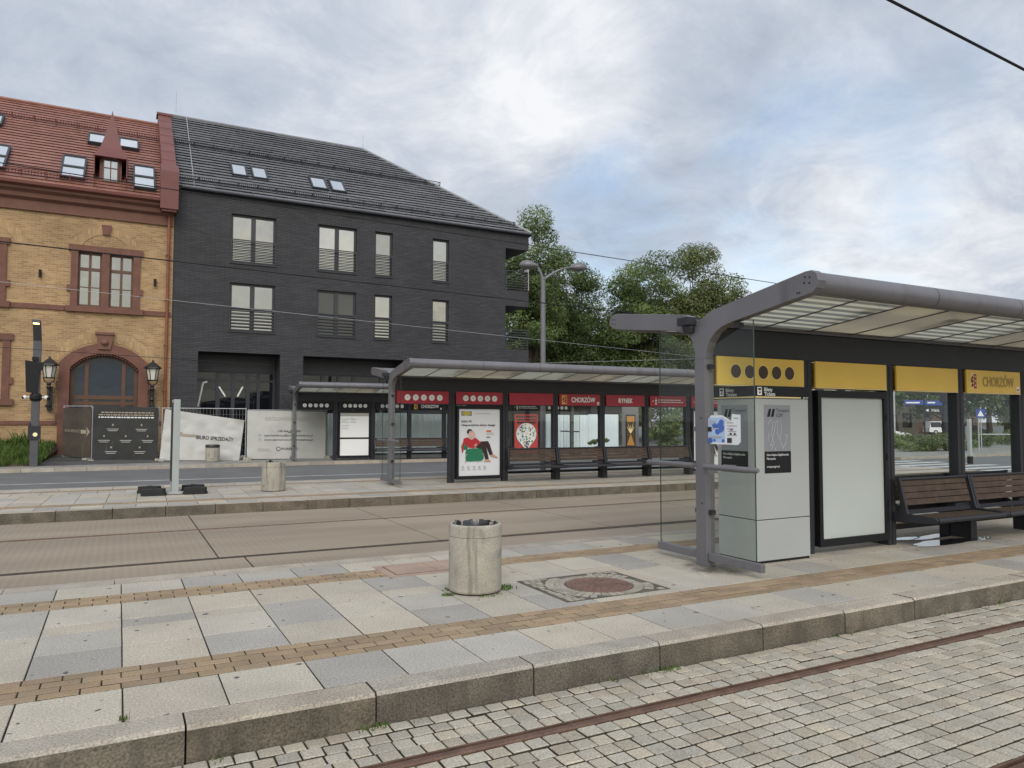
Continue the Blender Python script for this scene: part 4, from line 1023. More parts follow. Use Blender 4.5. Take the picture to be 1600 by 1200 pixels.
def poster_mesh(kind, u0, u1, z0, z1, v):
    W, Hh = u1 - u0, z1 - z0; d = MB()
    def P(px, py, x0, y0, w, h): return (u0 + (px - x0) / w * W, z1 - (py - y0) / h * Hh)
    lay = [0]
    if kind == 'frosted':
        d.poly([(u0, v, z0), (u1, v, z0), (u1, v, z1), (u0, v, z1)]); return d, [M_frostwhite]
    def pg(pts, mi):
        lay[0] += 1; d.poly([(a, v - .0008 * lay[0], b) for a, b in pts], mi)
    if kind == 'timetable':
        pg([(u0, z0), (u1, z0), (u1, z1), (u0, z1)], 1)
        pg([(u0 + .01, z0 + .01), (u1 - .01, z0 + .01), (u1 - .01, z0 + Hh * .385), (u0 + .01, z0 + Hh * .385)], 0)
        pg([(u0 + .01, z0 + Hh * .425), (u1 - .01, z0 + Hh * .425), (u1 - .01, z0 + Hh * .92), (u0 + .01, z0 + Hh * .92)], 0)
        pg([(u0 + .01, z0 + Hh * .925), (u1 - .01, z0 + Hh * .925), (u1 - .01, z0 + Hh * .99), (u0 + .01, z0 + Hh * .99)], 2)
        for a, b, w in ((.06, .84, .26), (.06, .8, .16), (.06, .77, .24), (.06, .7, .26), (.06, .66, .2), (.06, .62, .24), (.36, .86, .12), (.36, .84, .22), (.36, .8, .16), (.36, .77, .2)):
            d.box(u0 + a * W, v - .006, z0 + b * Hh, u0 + (a + w) * W, v - .005, z0 + b * Hh + .014, 3)
        return d, [M_white, M_black, M_faint, M_grey_film]
    if kind == 'pin':
        pg([(u0, z0), (u1, z0), (u1, z1), (u0, z1)], 0)
        for k, (a, b) in enumerate(((.08, .9), (.1, .92), (.12, .88))):
            r = random.Random(k); x = a
            while x < b: w = r.uniform(.05, .1); z = .9 - k * .075; pg([(u0 + x * W, z0 + z * Hh), (u0 + (x + w) * W, z0 + z * Hh), (u0 + (x + w) * W, z0 + (z + .045) * Hh), (u0 + x * W, z0 + (z + .045) * Hh)], 1); x += w + .02
        c = (.5, .48); P2_ = []
        for k in range(22):
            a = radians(-35 + 250 * k / 21); P2_.append((u0 + (c[0] + .42 * cos(a)) * W, z0 + c[1] * Hh + .42 * W * sin(a)))
        P2_.append((u0 + .5 * W, z0 + .06 * Hh)); pg(P2_, 2)
        r = random.Random(5)
        for k in range(110):
            a = r.uniform(0, 2 * pi); q = .38 * math.sqrt(r.random()); x, z = c[0] * W + q * W * cos(a), c[1] * Hh + q * W * sin(a)
            if k > 85: x, z = W * (.5 + r.uniform(-.12, .12)), Hh * r.uniform(.14, .3)
            d.disc((u0 + x, v - .03 - .0002 * k, z0 + z), r.uniform(.015, .045), (1, 0, 0), (0, 0, 1), 6, r.choice([1, 3, 4, 5, 6, 2, 7]))
        return d, [mat('poster_red', (.50, .055, .05), .4), M_print, M_white, M_yellow, M_blue, mat('poster_green', (.05, .22, .07), .4), M_red, mat('poster_sky', (.25, .45, .7), .4)]
    if kind == 'screen':
        pg([(u0, z0), (u1, z0), (u1, z1), (u0, z1)], 0)
        for k in range(7):
            a = pi / 2 + (k - 3) * .33; x, z = .5 * W, .42 * Hh; L = .4 * Hh if k % 2 == 0 else .3 * Hh
            pg([(u0 + x - .03, z0 + z), (u0 + x + .03, z0 + z), (u0 + min(W, max(0, x + L * .8 * cos(a))), z0 + z + L * sin(a))], 1)
        pg([(u0, z0), (u1, z0), (u0 + .5 * W, z0 + .4 * Hh)], 2); pg([(u0, z0 + .8 * Hh), (u1, z0 + .8 * Hh), (u1, z1), (u0, z1)], 2)
        return d, [mat('poster_brown', (.06, .04, .015), .3), M_cream_line, mat('poster_orange', (.42, .2, .05), .3)]
    # advert with a person lounging in a green armchair
    q = lambda *p: [P(a, b, 213, 110, 352, 598) for a, b in p]
    pg([(u0, z0), (u1, z0), (u1, z1), (u0, z1)], 0)
    pg(q((235, 170), (322, 170), (322, 132), (235, 132)), 4)
    c = P(278, 151, 213, 110, 352, 598); lay[0] += 1; d.disc((c[0], v - .0008 * lay[0], c[1]), .115 * W, (1, 0, 0), (0, 0, 1), 20, 5, .028 * Hh)
    lay[0] += 1; c = P(247, 160, 213, 110, 352, 598); text(d, 'IKEA', (c[0], v - .0008 * lay[0], c[1]), (1, 0, 0), (0, 0, 1), .03 * Hh, .175 * W, 4)
    pg(q((350, 155), (485, 155), (485, 149), (350, 149)), 7)
    for s, x, y, w in (('IKEA PS', 237, 231, .24), ('Niepoważnie dobry design', 237, 263, .82)):
        c = P(x, y, 213, 110, 352, 598); lay[0] += 1; text(d, s, (c[0], v - .0008 * lay[0], c[1]), (1, 0, 0), (0, 0, 1), .03 * Hh, w * W, 6, .0025)
    pg(q((448, 318), (490, 318), (490, 302), (448, 302)), 8); pg(q((448, 331), (510, 331), (510, 324), (448, 324)), 7); pg(q((448, 344), (522, 344), (522, 339), (448, 339)), 7)
    c = P(448, 372, 213, 110, 352, 598); lay[0] += 1; text(d, '599,-', (c[0], v - .0008 * lay[0], c[1]), (1, 0, 0), (0, 0, 1), .022 * Hh, .11 * W, 4, .002)
    pg(q((270, 595), (276, 595), (276, 520), (270, 480)), 9); pg(q((372, 592), (378, 592), (378, 530), (372, 530)), 9); pg(q((270, 582), (420, 582), (420, 576), (270, 576)), 9)
    pg(q((275, 574), (300, 580), (400, 578), (425, 560), (425, 522), (400, 516), (290, 516), (272, 530)), 2); pg(q((268, 515), (425, 515), (430, 480), (415, 462), (300, 466), (275, 480)), 2)
    pg(q((233, 450), (240, 472), (285, 476), (296, 440), (280, 412), (245, 418)), 2)
    pg(q((345, 452), (372, 412), (400, 402), (462, 400), (478, 430), (505, 520), (478, 530), (445, 450), (470, 560), (440, 575), (422, 500), (405, 470)), 3)
    pg(q((428, 588), (488, 588), (480, 570), (436, 562)), 10); pg(q((482, 540), (545, 556), (548, 546), (505, 520), (488, 524)), 10)
    pg(q((255, 375), (285, 364), (322, 388), (352, 366), (385, 395), (402, 418), (372, 432), (345, 462), (300, 458), (262, 420)), 1); pg(q((240, 500), (250, 500), (262, 420), (255, 375), (238, 470)), 1)
    pg(q((340, 440), (352, 450), (370, 440), (366, 420), (350, 422)), 10)
    c = P(322, 340, 213, 110, 352, 598); lay[0] += 1; d.disc((c[0], v - .0008 * lay[0], c[1]), .085 * W, (1, 0, 0), (0, 0, 1), 18, 11)
    pg(q((282, 330), (282, 305), (295, 290), (318, 292), (328, 310), (310, 305), (300, 312), (296, 330)), 6)
    pg(q((325, 388), (350, 365), (345, 320), (330, 330), (318, 372)), 11)
    for x in (240, 286, 335, 380, 424): pg(q((x, 636), (x + 16, 636), (x + 16, 620), (x, 620)), 7); pg(q((x - 3, 652), (x + 22, 652), (x + 22, 647), (x - 3, 647)), 7)
    return d, [mat('poster_white', (.62, .63, .65), .35), mat('poster_jumper', (.42, .02, .03), .4), mat('poster_chair', (.015, .16, .075), .4), mat('poster_trousers', (.03, .014, .016), .4), mat('poster_navy', (.02, .035, .13), .4), mat('poster_logo', (.62, .5, .03), .4), M_print, M_faint, mat('poster_orange2', (.6, .12, .04), .4), M_galv, mat('poster_beige', (.45, .27, .17), .4), mat('poster_skin', (.58, .38, .32), .4)]

POSTS = [1.72 + 1.66 * i for i in range(7)]; SL = POSTS[-1] + 1.72
ARM = [(.09, 2.5), (.095, 2.58), (.125, 2.70), (.19, 2.80), (.29, 2.865), (.45, 2.895), (.65, 2.925), (1.7, 3.05), (1.83, 3.075), (1.91, 3.13), (1.93, 3.2), (1.88, 3.26), (1.8, 3.285), (1.7, 3.28), (.36, 3.10), (.25, 3.075), (.12, 3.03), (.04, 2.99),
       (-.04, 2.995), (-.11, 3.04), (-.2, 3.075), (-.94, 3.20), (-1.6, 3.305), (-1.68, 3.305), (-1.745, 3.265), (-1.77, 3.19), (-1.745, 3.115), (-1.69, 3.07), (-1.60, 3.055), (-.54, 2.90), (-.38, 2.865), (-.25, 2.80), (-.16, 2.70), (-.105, 2.58), (-.09, 2.5)]

def shelter(loc, rz, label, panel_mat, signs, cases, dark):
    S = empty('tram_shelter', label, 'shelter', loc, rz, 'tram stop shelters')
    for u in (0, SL):
        mb = MB(); mb.box(u - .07, -.09, 0, u + .07, .09, 2.5); mb.box(u - .075, -.05, 0, u - .07, .05, .32)
        mb.build('end_post', M_steel, S, bevel=.012)
        mb = MB(); mb.prism(ARM, 'x', u - .06, u + .06)
        for (a, b) in ((-1.66, 3.235), (-1.60, 3.245), (-1.655, 3.175), (-1.59, 3.185), (-1.53, 3.09), (-1.5, 3.093), (1.78, 3.14), (1.84, 3.15), (1.78, 3.2), (1.84, 3.21)):
            mb.disc((u - .0625, a, b), .011, (0, 1, 0), (0, 0, 1), 8, 1)
        mb.build('roof_arm', [M_steel, M_black], S, bevel=.006)
        mb = MB(); s = 1 if u == 0 else -1
        for a, b in ((-.93, -.1), (.1, .86)): mb.box(u - .05, a, .07, u + .02, b, .165)
        mb.build('base_rail', M_steel, S, bevel=.006)
        for a, b, zt in ((-.82, -.1, 2.84), (.1, .85, 2.93)):
            gl = MB(); za, zb = (zt + .06, zt - .12) if a < 0 else (zt - .1, zt + .02)
            gl.prism([(a, .165), (b, .165), (b, zb - .12), (b + (.03 if b < 0 else 0), zb - .1), (a, za)] if a < 0 else [(a, .165), (b, .165), (b, zb), (a, za - .15)], 'x', u - .006, u + .006)
            g_ = gl.build('end_glass', M_glassend, S)
            e = MB(); v_ = a if a < 0 else b; e.box(u - .0065, v_ - .003, .165, u + .0065, v_ + .003, (za if a < 0 else zb)); e.build('glass_edge', mat('glass_edge_green', (.03, .05, .042), .2), g_, fix=False)
        mb = MB()
        for a, b in ((-.1, -.96), (.1, 1.0)): mb.tube([(u - .1, a, 1.2), (u - .1, b * .97, 1.2), (u - .1, b, 1.2)], [.033, .033, .022], 12)
        for b in (-.12, .12): mb.tube([(u - .1, b, 1.2), (u - .06, b, 1.2)], .03, 10)
        mb.build('handrail', M_steel, S, smooth=40, fix=False)
        mb = MB()
        for z in (.62, 1.62, 2.38): mb.box(u - .03, -.15, z, u + .03, -.09, z + .055); mb.box(u - .03, .09, z, u + .03, .15, z + .055)
        for z in (.28, .75, 1.78): mb.disc((u - .0712, -.02, z), .014, (0, 1, 0), (0, 0, 1), 8)
        mb.box(u - .03, -.62, 2.83, u + .05, -.55, 2.89); mb.build('glass_clamp', M_steel_dark, S, fix=False)
        mb = MB(); mb.box(u - .2, .06, 2.93, u + .02, .26, 3.03); mb.lathe([(0, 0), (.07, 0), (.085, .06), (.085, .09)], 14, (u - .09, .16, 2.84)); mb.build('floodlight', M_steel_dark, S, bevel=.004)
    mb = MB()
    for c, z, r, f in ((-1.63, 3.18, .122, 0), (1.79, 3.165, .115, 0)):
        mb.tube([(.06, c, z), (SL - .06, c, z)], r, 20)
    o = mb.build('edge_tube', M_steel, S, smooth=40, fix=False)
    mb = MB(); k = 1.95
    while k < SL - .5: mb.tube([(k, -1.63, 3.18), (k + .008, -1.63, 3.18)], .1235, 20, cap=False); k += 1.675
    mb.build('tube_seam', M_black, S, fix=False)
    mb = MB(); mb.box(.06, -.1, 2.905, SL - .06, .1, 2.95); mb.box(.06, -.16, 2.95, SL - .06, -.1, 3.0); mb.box(.06, .1, 2.95, SL - .06, .16, 3.0); mb.build('valley_gutter', M_steel, S, fix=False)
    n = 16; w = (SL - .12) / n
    def zr(v): return 2.93 + (-v) * .112 if v < 0 else 2.93 + v * .085
    def plate(mb, a, b, v0, v1, dz, t):
        V = [(a, v0, zr(v0) + dz), (b, v0, zr(v0) + dz), (b, v1, zr(v1) + dz), (a, v1, zr(v1) + dz)]; mb.add(V + [(p[0], p[1], p[2] + t) for p in V], [(0, 3, 2, 1), (4, 5, 6, 7), (0, 1, 5, 4), (1, 2, 6, 5), (2, 3, 7, 6), (3, 0, 4, 7)])
    for i in range(n):
        for v0, v1 in ((-1.55, -.1), (.1, 1.70)):
            mb = MB(); plate(mb, .06 + i * w, .06 + (i + 1) * w, v0, v1, 0, .012); mb.build('roof_glass', M_roofstripe if (i // 2) % 2 == 0 else M_roofclear, S, fix=False)
            if i: mb = MB(); plate(mb, .051 + i * w, .069 + i * w, v0, v1, -.012, .03); mb.build('roof_bar', M_steel, S, fix=False)
    mb = MB()   # brackets lying on the canopy glass
    for i in range(1, 8):
        u = .06 + (2 * i) * w - .3; mb.box(u, -1.2, 3.12, u + .28, -1.1, 3.16); mb.box(u + .1, -1.2, 3.12, u + .18, -.5, 3.15)
    mb.build('roof_bracket', M_steel, S, fix=False)
    mb = MB(); mb.box(.08, -.07, 2.55, SL - .08, .07, 2.9); mb.build('fascia', M_steel_dark, S, bevel=.006)
    for u in POSTS:
        mb = MB(); mb.box(u - .085, -.075, 0, u + .085, .075, 2.55); mb.box(u - .012, -.078, .01, u + .012, -.0752, 2.54, 1); mb.build('post', [M_steel_dark, M_black], S, bevel=.006)
    edges = [0.0] + POSTS + [SL]
    lets = [mat('sign_dark_letter', (.40, .275, .07), .5) if dark else M_white, mat('sign_hole', (.045, .022, .008), .5) if dark else mat('ring_grey', (.36, .36, .36), .6), M_yellow if not dark else mat('sign_rim', (.80, .60, .2), .5), M_red, M_black, M_white]
    for i, kind in enumerate(signs):
        a, b = edges[i] + (.11), edges[i + 1] - (.11)
        mb = MB(); mb.box(a, -.115, 2.2, b, -.085, 2.545); mb.box(a, .085, 2.2, b, .115, 2.545)
        p = mb.build('sign_panel', panel_mat, S, bevel=.003)
        mb = MB(); mb.box(a, -.118, 2.185, b, .1, 2.198); mb.build('sign_ledge', M_cream_line if dark else M_steel_dark, p, fix=False)
        d = MB(); sign_detail(d, kind, a, b, -.1155, dark)
        if d.v: d.build('lettering', lets, p, fix=False)
    for i, what in enumerate(cases):
        a, b = edges[i], edges[i + 1]
        if what is None:
            if 0 < i < 7:
                mb = MB(); mb.box(a + .085, -.006, .5, b - .085, .006, 2.2); mb.build('back_glass', M_glass, S)
                mb = MB(); mb.box(a + .085, -.03, .2, b - .085, .03, .27); mb.build('low_rail', M_black, S, fix=False)
            continue
        mb = MB(); x0, x1, z0, z1, f = a + .13, b - .13, .09, 2.16, .065
        mb.box(x0, -.13, z0, x0 + f, .13, z1); mb.box(x1 - f, -.13, z0, x1, .13, z1); mb.box(x0 + f, -.13, z0, x1 - f, .13, z0 + f + .03); mb.box(x0 + f, -.13, z1 - f - .03, x1 - f, .13, z1); mb.box(x0 + f, -.09, z0 + f, x1 - f, .09, z1 - f)
        mb.box(a + .085, -.05, .2, x0, .05, 2.1); mb.box(x1, -.05, .2, b - .085, .05, 2.1)
        for z in (.55, 1.2, 1.75): mb.box(x1 - .035, -.14, z, x1 - .015, -.13, z + .09)
        c = mb.build('poster_case', M_black, S, fix=False)
        d, ms = poster_mesh(what, x0 + f, x1 - f, z0 + f + .03, z1 - f - .03, -.095)
        d.build('poster', ms, c, fix=False)
    return S

SH1 = ((6.34, 6.92, 0), radians(-.5)); SH2 = ((6.5, 19.22, 0), radians(-2.0)); SH3 = ((6.58, 32.2, 0), radians(-4))
shelter(*SH1, 'nearest tram shelter with yellow sign panels and a blank white poster case', M_yellow, ['circles', 'plain', 'plain', 'city', 'square', 'plain', 'plain', 'circles'], [None, 'frosted', None, None, None, None, None, None], True)
shelter(*SH2, 'middle tram shelter with red sign panels reading CHORZÓW RYNEK', M_red, ['circles', 'circles', 'plain', 'city', 'square', 'walker', 'walker', 'circles'], [None, 'armchair', None, None, None, None, 'armchair', None], False)
shelter(*SH3, 'farthest tram shelter with black sign panels and a timetable case by the white banners', M_black, ['circles', 'circles', 'circles', 'city', 'square', 'plain', 'walker', 'circles'], [None, 'timetable', None, None, None, None, 'pin', None], False)

def world(sh, u, v, z=0):
    (x, y, _), a = sh; return (x + u * cos(a) - v * sin(a), y + u * sin(a) + v * cos(a), z)
def make_bench(label, loc, rz, group):
    Bn = empty('bench', label, 'bench', loc, rz, group); h = .80
    mb = MB()
    for i in range(4):      # back slats, leaning
        z = .57 + i * .088; v = -.245 + i * .022
        V = [(-h + .05, v, z), (h - .05, v, z), (h - .05, v + .02, z + .078), (-h + .05, v + .02, z + .078)]
        mb.add(V + [(a, b + .03, c - .005) for a, b, c in V], [(0, 1, 2, 3), (7, 6, 5, 4), (0, 4, 5, 1), (1, 5, 6, 2), (2, 6, 7, 3), (3, 7, 4, 0)])
    mb.build('backrest', M_wood, Bn, fix=False)
    mb = MB()
    for i in range(5): v = -.26 - i * .085; mb.box(-h + .05, v - .075, .405, h - .05, v, .43)
    mb.build('seat', M_wood, Bn, fix=False)
    mb = MB(); mb.tube([(-h + .03, -.70, .405), (h - .03, -.70, .405)], .036, 12); mb.tube([(-h + .03, -.165, .925), (h - .03, -.165, .925)], .02, 8); mb.box(-h + .05, -.24, .44, h - .05, -.2, .50)
    mb.build('front_tube', M_steel_dark, Bn, smooth=40, fix=False)
    prof = [(-.14, .95), (-.19, .95), (-.29, .50), (-.31, .46), (-.70, .445), (-.735, .41), (-.70, .365), (-.28, .33), (-.09, .33), (-.09, .46), (-.2, .52)]
    for s in (-1, 1):
        mb = MB(); mb.prism(prof, 'x', s * h - .022, s * h + .022); mb.build('end_bracket', M_steel_dark, Bn, bevel=.005)
    mb = MB(); mb.box(h - .06, -.24, 0, h + .09, -.076, .36); mb.box(h - .35, -.2, .44, h + .09, -.08, .54)
    mb.build('leg', M_steel_dark, Bn, bevel=.005)
    return Bn
def benches():
    mids = [(POSTS[i] + POSTS[i + 1]) / 2 for i in range(1, 5)]
    g1, g2, g3 = 'benches of the yellow-sign shelter', 'benches of the red-sign shelter', 'benches of the black-sign shelter'
    first = make_bench('slatted bench beside the blank white poster case of the nearest shelter', world(SH1, mids[0], 0), SH1[1], g1)
    copy_thing(first, world(SH1, mids[1], 0), SH1[1], 'second slatted bench from the blank white poster case, cut by the picture edge', g1)
    copy_thing(first, world(SH1, mids[0], .03), SH1[1] + pi, 'slatted bench facing away behind the bench next to the blank poster case', g1)
    copy_thing(first, world(SH1, mids[1], .03), SH1[1] + pi, 'slatted bench facing away behind the second bench of the yellow-sign shelter', g1)
    for i, w in enumerate(('directly beside the armchair poster', 'under the red CHORZÓW sign', 'under the red RYNEK sign', 'under the red sign with the walking figure')):
        copy_thing(first, world(SH2, mids[i], 0), SH2[1], 'brown slatted bench of the red shelter ' + w, g2)
    for i, w in enumerate(('next to the timetable case', 'under the black CHORZÓW sign', 'hidden mostly behind the armchair poster', 'beside the red map pin poster')):
        copy_thing(first, world(SH3, mids[i], 0), SH3[1], 'far brown bench of the black-sign shelter ' + w, g3)
benches()

# ------------------------------------------------------------------ ticket machine
def make_machine():
    T = empty('ticket_machine', 'pale grey ticket machine under a black Bilety Tickets header in the nearest shelter', 'ticket machine', (6.92, 6.65, 0))
    w, d = .93, .66
    mb = MB(); mb.box(0, 0, .535, w, d, 2.03); mb.box(0, 0, .03, w, d, .527); mb.build('cabinet', M_machine, T, bevel=.006)
    mb = MB(); mb.box(.01, .01, 0, w - .01, d - .01, .03); mb.box(.004, .004, .526, w - .004, d - .004, .536); mb.build('plinth', M_black, T, fix=False)
    mb = MB(); mb.box(-.012, -.012, 2.03, w + .02, d + .25, 2.185, 0); H = mb.build('header', M_black, T, bevel=.003)
    mb = MB(); U, Z = (1, 0, 0), (0, 0, 1); L = (0, -1, 0)
    def glyph(o, U_):
        U_ = Vector(U_); o = Vector(o); n = Vector(U_).cross(Vector(Z)) * .002
        def r(a, b, c, e, mi, k=1): mb.poly([o + U_ * a + Vector(Z) * b + n * k, o + U_ * c + Vector(Z) * b + n * k, o + U_ * c + Vector(Z) * e + n * k, o + U_ * a + Vector(Z) * e + n * k], mi)
        r(0, 0, .075, .1, 0); r(.012, .066, .063, .088, 1, 2); r(.028, .02, .05, .066, 1, 2); r(.026, .045, .044, .058, 0, 3); r(.05, .03, .056, .04, 1, 2)
    glyph((.02, -.0125, 2.068), U)
    text(mb, 'Bilety', (.135, -.015, 2.118), U, Z, .045, None, 0, .0012); text(mb, 'Tickets', (.135, -.015, 2.062), U, Z, .045, None, 0, .0012)
    glyph((-.0125, .60, 2.068), L); text(mb, 'Bilety', (-.015, .485, 2.118), L, Z, .045, None, 0, .0012); text(mb, 'Tickets', (-.015, .485, 2.062), L, Z, .045, None, 0, .0012)
    mb.box(-.014, -.015, 2.035, w * .84, -.0122, 2.052, 2); mb.box(-.015, -.0122, 2.035, -.0122, d + .2, 2.052, 2)
    for k in (0, .018): mb.poly([(w * .88 + k, -.015, 2.036), (w * .88 + .012 + k, -.015, 2.036), (w * .88 + .026 + k, -.015, 2.054), (w * .88 + .014 + k, -.015, 2.054)], 0)
    mb.box(w * .94, -.0135, 2.047, w * .99, -.0122, 2.051, 0); mb.box(w * .94, -.0135, 2.039, w * .975, -.0122, 2.043, 0)
    mb.build('lettering', [M_white, M_black, M_cream_line], H, fix=False)
    for side in (0, 1):   # printed films on the front and on the side
        mb = MB()
        if side == 0: o, U_, x0, x1 = Vector((0, -.002, 0)), Vector((1, 0, 0)), .14, .60
        else: o, U_, x0, x1 = Vector((-.002, 0, 0)), Vector((0, -1, 0)), -.59, -.13
        n = U_.cross(Vector((0, 0, 1)))
        def r(a, b, z0, z1, mi, k): mb.poly([o + U_ * a + Vector((0, 0, z0)) + n * k, o + U_ * b + Vector((0, 0, z0)) + n * k, o + U_ * b + Vector((0, 0, z1)) + n * k, o + U_ * a + Vector((0, 0, z1)) + n * k], mi)
        r(x0, x1, 1.10, 1.95, 0, 0); r(x0, x1, 1.10, 1.37, 1, .0015)
        for k in (0, .065):    # slanted double-stroke emblem
            P = [(x0 + .05 + k, 1.80), (x0 + .098 + k, 1.80), (x0 + .125 + k, 1.90), (x0 + .085 + k, 1.90)]
            mb.poly([o + U_ * a + Vector((0, 0, z)) + n * .0015 for a, z in P], 1)
        text(mb, 'Transport', o + U_ * (x0 + .21) + Vector((0, 0, 1.862)) + n * .0015, U_, (0, 0, 1), .042, .23, 1); text(mb, 'GZM', o + U_ * (x0 + .21) + Vector((0, 0, 1.80)) + n * .0015, U_, (0, 0, 1), .042, .11, 1)
        text(mb, 'Górnośląsko-Zagłębiowska', o + U_ * (x0 + .035) + Vector((0, 0, 1.315)) + n * .003, U_, (0, 0, 1), .026, .38, 2); text(mb, 'Metropolia', o + U_ * (x0 + .035) + Vector((0, 0, 1.268)) + n * .003, U_, (0, 0, 1), .026, .15, 2)
        text(mb, 'transportgzm.pl', o + U_ * (x0 + .035) + Vector((0, 0, 1.17)) + n * .003, U_, (0, 0, 1), .026, .22, 2)
        if side == 0:   # scratched scribble
            rr = random.Random(4)
            for stroke in ([(.06, 1.70), (.11, 1.77), (.15, 1.7), (.12, 1.58), (.17, 1.46), (.1, 1.44), (.16, 1.58), (.2, 1.72)], [(.16, 1.74), (.2, 1.73), (.24, 1.76), (.22, 1.6), (.26, 1.52)], [(.28, 1.76), (.3, 1.66), (.27, 1.5), (.32, 1.42)], [(.36, 1.56), (.4, 1.58), (.37, 1.47), (.31, 1.40)], [(.12, 1.40), (.15, 1.44)], [(.17, 1.38), (.2, 1.42)], [(.08, 1.6), (.06, 1.5)]):
                for (a, b), (c, e) in zip(stroke[:-1], stroke[1:]):
                    l = math.hypot(c - a, e - b); px, pz = -(e - b) / l * .0045, (c - a) / l * .0045
                    mb.poly([o + U_ * (x0 + q[0]) + Vector((0, 0, q[1])) + n * .0025 for q in ((a - px, b - pz), (a + px, b + pz), (c + px, e + pz), (c - px, e - pz))], 3)
        mb.build('printed_film', [M_grey_film, M_black, M_white, mat('scratch', (.42, .43, .44), .6)], T, fix=False)
make_machine()
def make_leaflet():
    mb = MB(); x = 6.318; y1, y0, z0, z1 = 6.83, 6.30, 1.47, 1.83
    def r(a, b, c, e, mi, k): mb.poly([(x - k, y1 + (y0 - y1) * a, z0 + (z1 - z0) * b), (x - k, y1 + (y0 - y1) * c, z0 + (z1 - z0) * b), (x - k, y1 + (y0 - y1) * c, z0 + (z1 - z0) * e), (x - k, y1 + (y0 - y1) * a, z0 + (z1 - z0) * e)], mi)
    V = [(0, .1), (.06, 0), (.92, 0), (1, .1), (1, .97), (.75, 1), (.72, .78), (.45, .96), (.1, .96), (0, .84)]
    mb.add([(x - k, y1 + (y0 - y1) * a, z0 + (z1 - z0) * b) for k in (0, .002) for a, b in V], [tuple(range(10))[::-1], tuple(range(10, 20))], 0)
    r(.02, .06, .53, .88, 1, .003)
    for c, q in (((.38, .55), .17), ((.42, .72), .1), ((.2, .62), .09), ((.07, .12), .1), ((.2, .13), .05), ((.47, .12), .06), ((.3, .42), .1)):
        mb.disc((x - .0035 - q * .01, y1 + (y0 - y1) * c[0], z0 + (z1 - z0) * c[1]), q * .42, (0, -1, 0), (0, 0, 1), 12, 2, q * .36)
    for a, b, w in ((.06, .74, .2), (.08, .66, .12), (.05, .5, .3), (.06, .24, .4), (.08, .2, .34), (.58, .7, .2), (.6, .6, .3), (.6, .5, .2), (.62, .42, .26), (.6, .3, .3), (.8, .85, .15)): r(a, b, a + w, b + .03, 3, .0062)
    for a, b in ((.7, .46), (.68, .32), (.8, .32), (.6, .06)): r(a, b, a + .06 + (.08 if a == .6 else 0), b + .06 + (.1 if a == .6 else 0), 2 if b > .4 else 4, .0066)
    mb.poly([(x - .008, y1 + (y0 - y1) * a, z0 + (z1 - z0) * b) for a, b in ((.45, .96), (.74, .76), (.52, .82))], 0)
    tag(mb.build('leaflet', [mat('leaflet_paper', (.66, .68, .70), .5), mat('leaflet_pale_blue', (.38, .50, .72), .5), mat('leaflet_blue', (.06, .13, .42), .5), M_faint, M_print], fix=False), 'blue and white leaflet taped to the end glass in front of the ticket machine', 'leaflet')
make_leaflet()

# ------------------------------------------------------------------ bins
def bin_bag(b, r, z, seed, parent, drop=.10):
    mb = MB(); rr = random.Random(seed); n = 40; V = []; F = []
    for j, (q, dz) in enumerate(((1.04, -.004), (1.0, .008), (.96, -.012), (.93, -drop), (.5, -drop - .06), (0.02, -drop - .05))):
        for k in range(n):
            a = 2 * pi * k / n; e = rr.uniform(-.02, .02) if j < 5 else 0
            V.append(((r * q + e * .5) * cos(a), (r * q + e * .5) * sin(a), z + dz + (rr.uniform(-.008, .016) if j in (0, 1) else rr.uniform(-.012, .012))))
    for j in range(5):
        for k in range(n): F.append((j * n + k, j * n + (k + 1) % n, (j + 1) * n + (k + 1) % n, (j + 1) * n + k))
    mb.add(V, F)
    a = 2.2; mb.add([(r * .96 * cos(a) + p, r * .96 * sin(a) + q, z + h) for p, q, h in ((0, 0, 0), (.05, .01, .0), (.02, .0, .07), (-.05, 0, .06), (.07, .01, .05))], [(0, 1, 2), (0, 2, 3), (1, 4, 2)])
    return mb.build('bin_bag', M_bag, parent, smooth=50, fix=False)
def concrete_bin(x, y, r, h, label, seed, lid=False):
    Bn = empty('litter_bin', label, 'bin', (x, y, 0), seed, 'round concrete litter bins')
    mb = MB(); g = h * .82
    mb.lathe([(0, .012), (r * .95, .012), (r * .985, .02), (r, .04), (r * 1.002, g - .008), (r * .975, g - .003), (r * .975, g + .003), (r * 1.005, g + .008), (r * 1.005, h - .03), (r * .995, h - .008), (r * .97, h), (r * .87, h), (r * .84, h - .02), (r * .83, h * .4), (0, h * .4)], 56)
    mb.build('bin_body', M_concrete, Bn, smooth=50, fix=False)
    mb = MB(); mb.lathe([(0, 0), (r * .93, 0), (r * .93, .013)], 40); mb.build('foot', M_black, Bn, fix=False)
    if lid:
        mb = MB(); mb.lathe([(r * 1.01, h - .11), (r * 1.03, h - .02), (r * .98, h + .01), (r * .5, h + .02), (0, h + .02)], 36); mb.build('bin_lid', M_bag, Bn, smooth=40, fix=False)
    else: bin_bag(Bn, r * .86, h - .012, seed, Bn)
    return Bn
concrete_bin(3.28, 6.99, .272, .69, 'large concrete bin with black bag in front of the yellow-sign shelter', 1)
concrete_bin(3.40, 18.95, .285, .71, 'concrete bin on the far platform left of the red-sign shelter', 2)
concrete_bin(3.45, 33.0, .28, .70, 'distant concrete bin with black top in front of the sagging white banner', 3, True)

